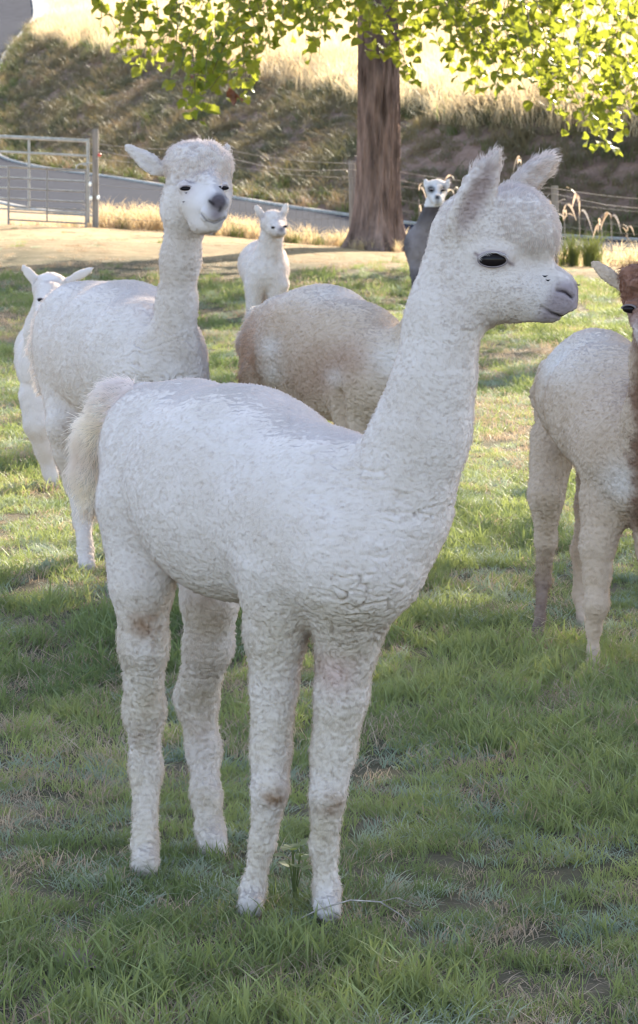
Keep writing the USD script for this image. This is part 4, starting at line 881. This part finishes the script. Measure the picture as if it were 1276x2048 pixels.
# the beige one in the middle
def beige():
    P = chain((588, 690, 10.95, 106), (642, 702, 10.72, 126), (705, 725, 10.5, 116), (762, 755, 10.3, 100), k=.06)
    P += chain((545, 760, 10.85, 70), (540, 870, 10.8, 36), (545, 960, 10.85, 24), (548, 1060, 10.85, 19), (548, 1152, 10.8, 19), k=.03) + chain((600, 770, 11.05, 70), (605, 880, 11.1, 32), (596, 980, 11.15, 23), (600, 1125, 11.1, 18), k=.03)
    P += chain((712, 790, 10.32, 62), (712, 880, 10.3, 38), (710, 980, 10.3, 28), (708, 1080, 10.3, 20), (706, 1192, 10.28, 20), k=.03) + chain((790, 800, 10.4, 60), (800, 900, 10.4, 36), (800, 990, 10.4, 28), (800, 1090, 10.4, 20), (800, 1185, 10.38, 20), k=.03)
    P += chain((800, 740, 10.25, 76), (858, 660, 10.2, 48), (895, 580, 10.2, 42), (918, 510, 10.2, 42), k=.045)
    P += [ell((936, 482, 10.2), (46, 48, 44), k=.02), cone((946, 498, 10.15, 36), (966, 522, 9.95, 24), k=.02), ell((971, 527, 9.9), (20, 18, 17), k=.012)]
    for ex, ey in ((926, 440), (966, 440)): P += [ell((ex, ey, 10.2), (13, 9, 30), k=.012)]
    P += chain((520, 640, 11.05, 30), (498, 690, 11.1, 26), (500, 760, 11.08, 14), k=.02)
    def colour(v, x, z):
        c = np.tile(np.array([.41, .31, .24]), (len(v), 1)); m = np.clip(fbm(v * 5, 3, 11) * 2.2 - .6, 0, 1)
        c = mixc(c, (.25, .15, .105), np.clip(1.0 * spot(v, 628, 735, 10.2, 62, .2) + .5 * spot(v, 600, 790, 10.3, 50, .2) + .55 * spot(v, 712, 720, 10.1, 45, .2) + .4 * spot(v, 528, 735, 10.75, 26, .3), 0, 1) * (.45 + .55 * m)); c = mixc(c, (.46, .395, .345), (v[:, 1] > 10.95) * (x < 545) * 1.0)
        c = mixc(c, (.56, .50, .49), np.clip(.8 * spot(v, 540, 690, 10.7, 22, .1) + .55 * spot(v, 545, 740, 10.7, 22, .1) + .6 * spot(v, 780, 720, 10.1, 40, .2) + .5 * spot(v, 668, 760, 10.1, 20, .1) + .5 * sstep(630, 580, z), 0, 1)); return c
    def disp(v, n, x, z, d):
        return d + creases(v, n, 48, .0032, 61, (1, 1, 1.4), .07) - .022 * np.exp(-(near_line(v, [(676, 790, 10.2), (684, 860, 10.2)]) / .016) ** 2) * (v[:, 1] < 10.7) - .012 * np.exp(-(near_line(v, [(556, 640, 10.7), (540, 700, 10.7), (556, 790, 10.7)]) / .02) ** 2)
    animal('beige alpaca with brown patched flank, standing side on behind the nearest one', P, np.array([.05, 10.6, 0]), .0085, colour, 10.2, disp=disp, hairs=36000, length=lambda p, x, z: np.where((x < 512), .022, .009), width=.0011, comb=(-.3, 0, -1), eyes=((916, 484, 10.09, -.4), (952, 486, 10.0, .6)), er=.016, seed=7, bare=lambda p: p[:, 2] < 1.06)
beige()

# cream body, brown head and throat, cut by the right edge
def brown_face():
    P = chain((1168, 800, 9.75, 98), (1192, 790, 9.5, 118), (1222, 815, 9.2, 128), (1258, 895, 8.98, 120), k=.06)
    P += [ell((1192, 720, 9.45), (62, 80, 58), k=.06)]
    P += chain((1108, 880, 9.7, 56), (1092, 990, 9.62, 40), (1092, 1080, 9.66, 26), (1086, 1160, 9.70, 19), (1080, 1230, 9.58, 16), k=.03) + [cone((1080, 1230, 9.58, 16), (1078, 1268, 9.50, 22), k=.015)]
    P += chain((1200, 900, 9.8, 56), (1180, 1010, 9.75, 34), (1162, 1100, 9.8, 24), (1158, 1190, 9.80, 16), (1163, 1250, 9.74, 15), k=.03)
    P += chain((1215, 1000, 8.98, 66), (1195, 1090, 8.95, 40), (1194, 1150, 8.94, 31), (1193, 1210, 8.92, 28), (1187, 1255, 8.94, 19), (1187, 1300, 8.94, 18), k=.03) + [cone((1187, 1300, 8.94, 18), (1186, 1330, 8.88, 22), k=.015)]
    P += chain((1305, 1000, 8.95, 66), (1308, 1090, 8.93, 40), (1306, 1210, 8.92, 28), (1302, 1300, 8.93, 19), (1302, 1332, 8.88, 22), k=.03)
    P += chain((1292, 960, 8.9, 84), (1300, 840, 8.8, 58), (1306, 720, 8.74, 48), (1308, 640, 8.72, 47), k=.04)
    P = [p[:3] + (p[3] - 6 * 9 / FP, p[4] - 6 * 9 / FP) + p[5:] if p[0] == 'cone' else p for p in P]
    P += [ell((1296, 590, 8.70), (54, 56, 60), k=.025), ell((1292, 562, 8.68), (52, 50, 36), k=.02), cone((1300, 630, 8.62, 44), (1306, 690, 8.45, 28), k=.025), ell((1306, 700, 8.41), (25, 20, 20), k=.012), ell((1264, 608, 8.615), (18, 12, 14), k=.012)]
    d = at(1180, 520, 8.7) - at(1245, 575, 8.7); a = axes_from(d, (.5, -1, .1)); P += [ell((1216, 550, 8.7), (46, 17, 9), a, k=.015), ell((1212, 549, 8.68), (36, 9, 6), a, k=.006, sub=True)]
    d = at(1412, 520, 8.7) - at(1350, 575, 8.7); a = axes_from(d, (-.5, -1, .1)); P += [ell((1378, 550, 8.7), (46, 17, 9), a, k=.015)]
    P += chain((1098, 740, 9.95, 24), (1080, 790, 10.0, 20), (1080, 850, 9.98, 10), k=.02)
    def colour(v, x, z):
        c = np.tile(np.array([.40, .295, .225]), (len(v), 1)); m = np.clip(fbm(v * 6, 3, 21) * 2.2 - .6, 0, 1)
        c = mixc(c, (.38, .275, .21), .5 * np.clip(spot(v, 1130, 840, 9.3, 50, .2) + spot(v, 1235, 770, 9.1, 45, .2) + .8 * spot(v, 1080, 780, 9.9, 30, .3) + .6 * spot(v, 1200, 900, 9, 60, .2), 0, 1) * (.5 + .5 * m))
        c = mixc(c, (.52, .47, .47), np.clip(.8 * spot(v, 1110, 720, 9.5, 42, .15) + .6 * spot(v, 1238, 960, 8.9, 40, .1) + .5 * spot(v, 1180, 690, 9.4, 50, .2), 0, 1))
        nk = ((x > 1244 - .0 * z) & (z > 590) & (z < 1090) & (v[:, 1] < 8.95 + .0002 * (z - 600))) * sstep(1246, 1280, x + 6 * np.sin(z * .05) + 34 * (fbm(v * 40, 3, 5) - .5)) * (1 - sstep(1040, 1085, z))
        c = mixc(c, (.13, .062, .038), .9 * nk)
        hd = (z < 645) & (x > 1238) & (v[:, 1] < 8.9); c = mixc(c, (.17, .075, .05), hd * (1 - .0 * z) * .95)
        c = mixc(c, (.46, .36, .34), np.clip(.95 * spot(v, 1275, 672, 8.55, 34, .4) + .4 * spot(v, 1300, 690, 8.4, 30, .4), 0, 1)); c = mixc(c, (.30, .18, .13), .8 * spot(v, 1252, 655, 8.6, 14, .4))
        c = mixc(c, (.095, .05, .036), np.clip(1.1 * sstep(1070, 1230, z + 90 * (m - .5)) * (x < 1128) * (.55 + .45 * m), 0, 1)); c = mixc(c, STAIN * 1.2, .8 * spot(v, 1193, 1212, 8.8, 20)); c = mixc(c, STAIN, .5 * spot(v, 1088, 1040, 9.5, 22)); c = mixc(c, NOSE, .8 * spot(v, 1306, 700, 8.37, 24)); return c
    def disp(v, n, x, z, d):
        top = (z < 600) * (x > 1240) * (v[:, 1] < 8.9); return d + creases(v, n, 60, .0022, 71, width=.08) * (z < 1090) + top * (fbm(v * 30, 3, 9) - .5) * .04
    def length(p, x, z): return np.where((z < 600) & (x > 1238), .018, np.where((x < 1115) & (z > 1090) & (z < 1190), .018, .008))
    animal('cream alpaca with brown topknot and brown throat, cut off by the right edge', P, np.array([.85, 9.3, 0]), .0075, colour, 8.7, disp=disp, hairs=40000, length=length, width=.001, eyes=((1260, 618, 8.585, -.5), (1338, 618, 8.6, .6)), er=.018, seed=9, lidmat='eye_lid', bare=lambda p: (p[:, 2] < 1.02) & (p[:, 1] > 9.0))
brown_face()

# the white baby farther back, facing us
def cria():
    Y = 28.0
    P = chain((527, 528, 28.25, 46), (530, 540, 28.0, 45), (530, 545, 27.85, 42), k=.05) + chain((527, 528, 28.25, 46), (518, 530, 28.6, 42), k=.05)
    P += chain((536, 525, 27.85, 34), (542, 480, 27.78, 21), (545, 458, 27.76, 22), k=.04)
    P += [ell((546, 446, 27.74), (26, 27, 26), k=.02), cone((551, 455, 27.66, 20), (561, 463, 27.48, 11), k=.015), ell((563, 463, 27.45), (9, 8, 9), k=.01)]
    for x0, x1, yy, Yl in ((508, 510, 652, 27.8), (550, 552, 652, 27.8), (508, 500, 646, 28.55), (536, 534, 646, 28.6)): P += chain((x0 + 4, 570, Yl, 24), (x0, 610, Yl, 14), (x1, yy - 8, Yl, 10), k=.03)
    d = at(516, 417, 27.74) - at(530, 440, 27.74); a = axes_from(d, (.3, -1, 0)); P += [ell((521, 427, 27.74), (21, 8, 5), a, k=.008), ell((524, 430, 27.71), (12, 5, 4), a, k=.005, sub=True)]
    d = at(571, 414, 27.76) - at(563, 437, 27.76); a = axes_from(d, (.4, -1, 0)); P += [ell((568, 424, 27.76), (20, 7, 5), a, k=.008)]
    def colour(v, x, z):
        c = np.tile(WHITE * 1.04, (len(v), 1)); c = mixc(c, NOSE * .8, np.clip(1.2 * spot(v, 563, 460, 27.45, 7, .5), 0, 1)); c = mixc(c, NOSE, np.clip(.8 * spot(v, 559, 468, 27.5, 5, .4), 0, 1)); c = mixc(c, (.42, .33, .33), .6 * spot(v, 524, 432, 27.7, 8, .4)); return c
    animal('white baby alpaca standing in the field in front of the trunk, facing us', P, at(530, 643, 28), .013, colour, Y, sub=False, hairs=14000, length=lambda p, x, z: np.full(len(p), .02), width=.003, eyes=((546, 455, 27.63, -.2), (570, 453, 27.66, .5)), er=.017, esq=(1, .8, .75), seed=11, amp=1.4, matname='far_fleece')
cria()

# the grey one with a white face under the tree
def grey():
    P = chain((852, 492, 25.9, 44), (905, 498, 26.1, 56), (965, 500, 26.4, 54), (1000, 505, 26.5, 50), k=.06)
    P += chain((842, 520, 25.9, 26), (838, 580, 25.85, 13), (838, 660, 25.85, 9), k=.03) + chain((872, 530, 25.9, 26), (874, 590, 25.9, 13), (874, 661, 25.9, 9), k=.03)
    P += chain((1000, 540, 26.4, 34), (1018, 590, 26.4, 16), (1020, 625, 26.4, 11), (1018, 654, 26.35, 9), k=.03) + chain((1010, 540, 26.6, 34), (1030, 590, 26.6, 16), (1033, 625, 26.6, 11), (1031, 652, 26.55, 9), k=.03)
    P += chain((850, 478, 25.85, 34), (862, 440, 25.75, 22), (870, 405, 25.7, 19), k=.04)
    P += [ell((873, 378, 25.68), (23, 23, 20), k=.02), cone((874, 386, 25.6, 18), (875, 400, 25.42, 11), k=.02), ell((875, 398, 25.40), (9, 8, 9), k=.012)]
    for s, ex in ((-1, 853), (1, 895)):
        d = at(ex + s * 5, 358, 25.7) - at(ex, 378, 25.7); a = axes_from(d, (0, -1, 0)); P += [ell((ex, 368, 25.7), (12, 6, 4), a, k=.012)]
    def colour(v, x, z):
        m = fbm(v * 7, 3, 4); c = np.tile(np.array([.13, .105, .11]), (len(v), 1)); c = mixc(c, (.24, .20, .205), np.clip(m * 2 - .5, 0, 1)); c = mixc(c, (.05, .04, .045), np.clip(.9 * (1 - sstep(806, 824, x)) + .9 * sstep(520, 560, z) * (x < 900), 0, 1))
        c = mixc(c, (.05, .04, .042), .9 * (1 - sstep(425, 480, z)) * (z > 392) * (x < 905)); c = mixc(c, (.56, .51, .51), (z < 412) * (x < 905) * (v[:, 1] < 25.75) * .97); c = mixc(c, (.5, .44, .42), .8 * (z < 368))
        for ex in (863, 886): c = mixc(c, (.03, .025, .025), np.clip(1.5 * spot(v, ex, 379, 25.5, 7.5, .02), 0, 1))
        c = mixc(c, (.03, .025, .03), np.clip(1.3 * spot(v, 875, 394, 25.36, 6, .4) + .9 * spot(v, 875, 404, 25.4, 4, .4), 0, 1)); c = mixc(c, (.34, .22, .15), .8 * sstep(600, 640, z) * (x > 950)); return c
    animal('grey alpaca with a white face and dark eye patches, near the trunk, mostly hidden', P, at(930, 670, 26.1), .013, colour, 25.6, sub=False, hairs=9000, length=lambda p, x, z: np.full(len(p), .016), width=.003, eyes=((863, 380, 25.53, -.4), (886, 380, 25.53, .4)), er=.014, seed=13, amp=1.2, matname='far_fleece')
grey()

# ---- small things: flies, a twig, a withered leaf, a little broad-leaved plant ------------------------------------------------
def fly(px, py, Y, label, s=1.0):
    o = at(px, py, Y); t = thing('fly', label, 'fly', o)
    obj('fly_body', ball(np.zeros(3), .0019 * s, (1.7, .8, .8), 2), 'fly_black', t, True)
    for k in (-1, 1): obj('wing', ball(np.array([.003 * k, -.001, .0022]) * s, .0021 * s, (1.1, .5, .25), 1), 'fly_black', t, True)
fly(1090, 553, 5.806, 'black fly on the bridge of the nearest alpaca\'s nose, upper of two'); fly(1096, 561, 5.806, 'black fly on the nearest alpaca\'s nose, lower of two', .9)
fly(1157, 570, 5.84, 'black fly at the very tip of the nearest alpaca\'s nose', .8)
fly(372, 386, 10.255, 'black fly under the eye of the tall white alpaca', 1.0); fly(367, 404, 10.26, 'black fly on the cheek of the tall white alpaca', 1.0)
rs = np.random.default_rng(5)
pts = [at(590, 1866, 5.86), at(640, 1858, 5.88), at(700, 1850, 5.92), at(760, 1846, 5.94), at(800, 1852, 5.92), at(830, 1866, 5.87)]
for i, p in enumerate(pts): p[2] = max(p[2], .02) + .03 * math.sin(i * .7 + .2)
tw = thing('dry_twig', 'thin pale dry stalk lying in the grass by the nearest front hooves', 'twig', pts[0])
obj('stalk', tube(pts, [.0012, .0015, .0017, .0015, .0012, .0007], 7), 'dry_wood', tw, True, off=pts[0]); obj('side_stalk', tube([pts[3], pts[3] + np.array([.03, -.02, .012]), pts[3] + np.array([.07, -.05, .004])], [.001, .0009, .0005], 6), 'dry_wood', tw, True, off=pts[0])
dl = at(172, 1966, 5.53); dl[2] = .02; t = thing('fallen_leaf', 'brown withered leaf lying in the grass at bottom left', 'leaf', dl)
v, f = leaf_mesh(.09, rs, .12); v = v @ rot_to(np.array([.9, .35, .12]), .25).T; obj('leaf_blade', (v - np.array([.05, 0, 0]), f), 'withered', t); obj('leaf_stalk', tube([(-.06, 0, 0), (-.08, .004, .004), (-.095, .01, 0)], .0012, 5), 'withered', t)
wp = at(590, 1710, 6.1); wp[2] = 0; t = thing('clover', 'small bright green broad-leaved plant between the front legs of the nearest alpaca', 'plant', wp)
for k in range(9):
    a = k * 2.4; d = np.array([math.cos(a), math.sin(a), .25]); s0 = d * .012 + np.array([0, 0, .06 + .006 * k]); obj('leaf_stalk', tube([(0, 0, -.01), s0 * .5 + [0, 0, .01], s0], .0012, 5), 'grass_green', t)
    v, f = leaf_mesh(.034, rs, .15, False); obj('leaf', (v @ rot_to(d, 0).T + s0, f), 'grass_green', t)
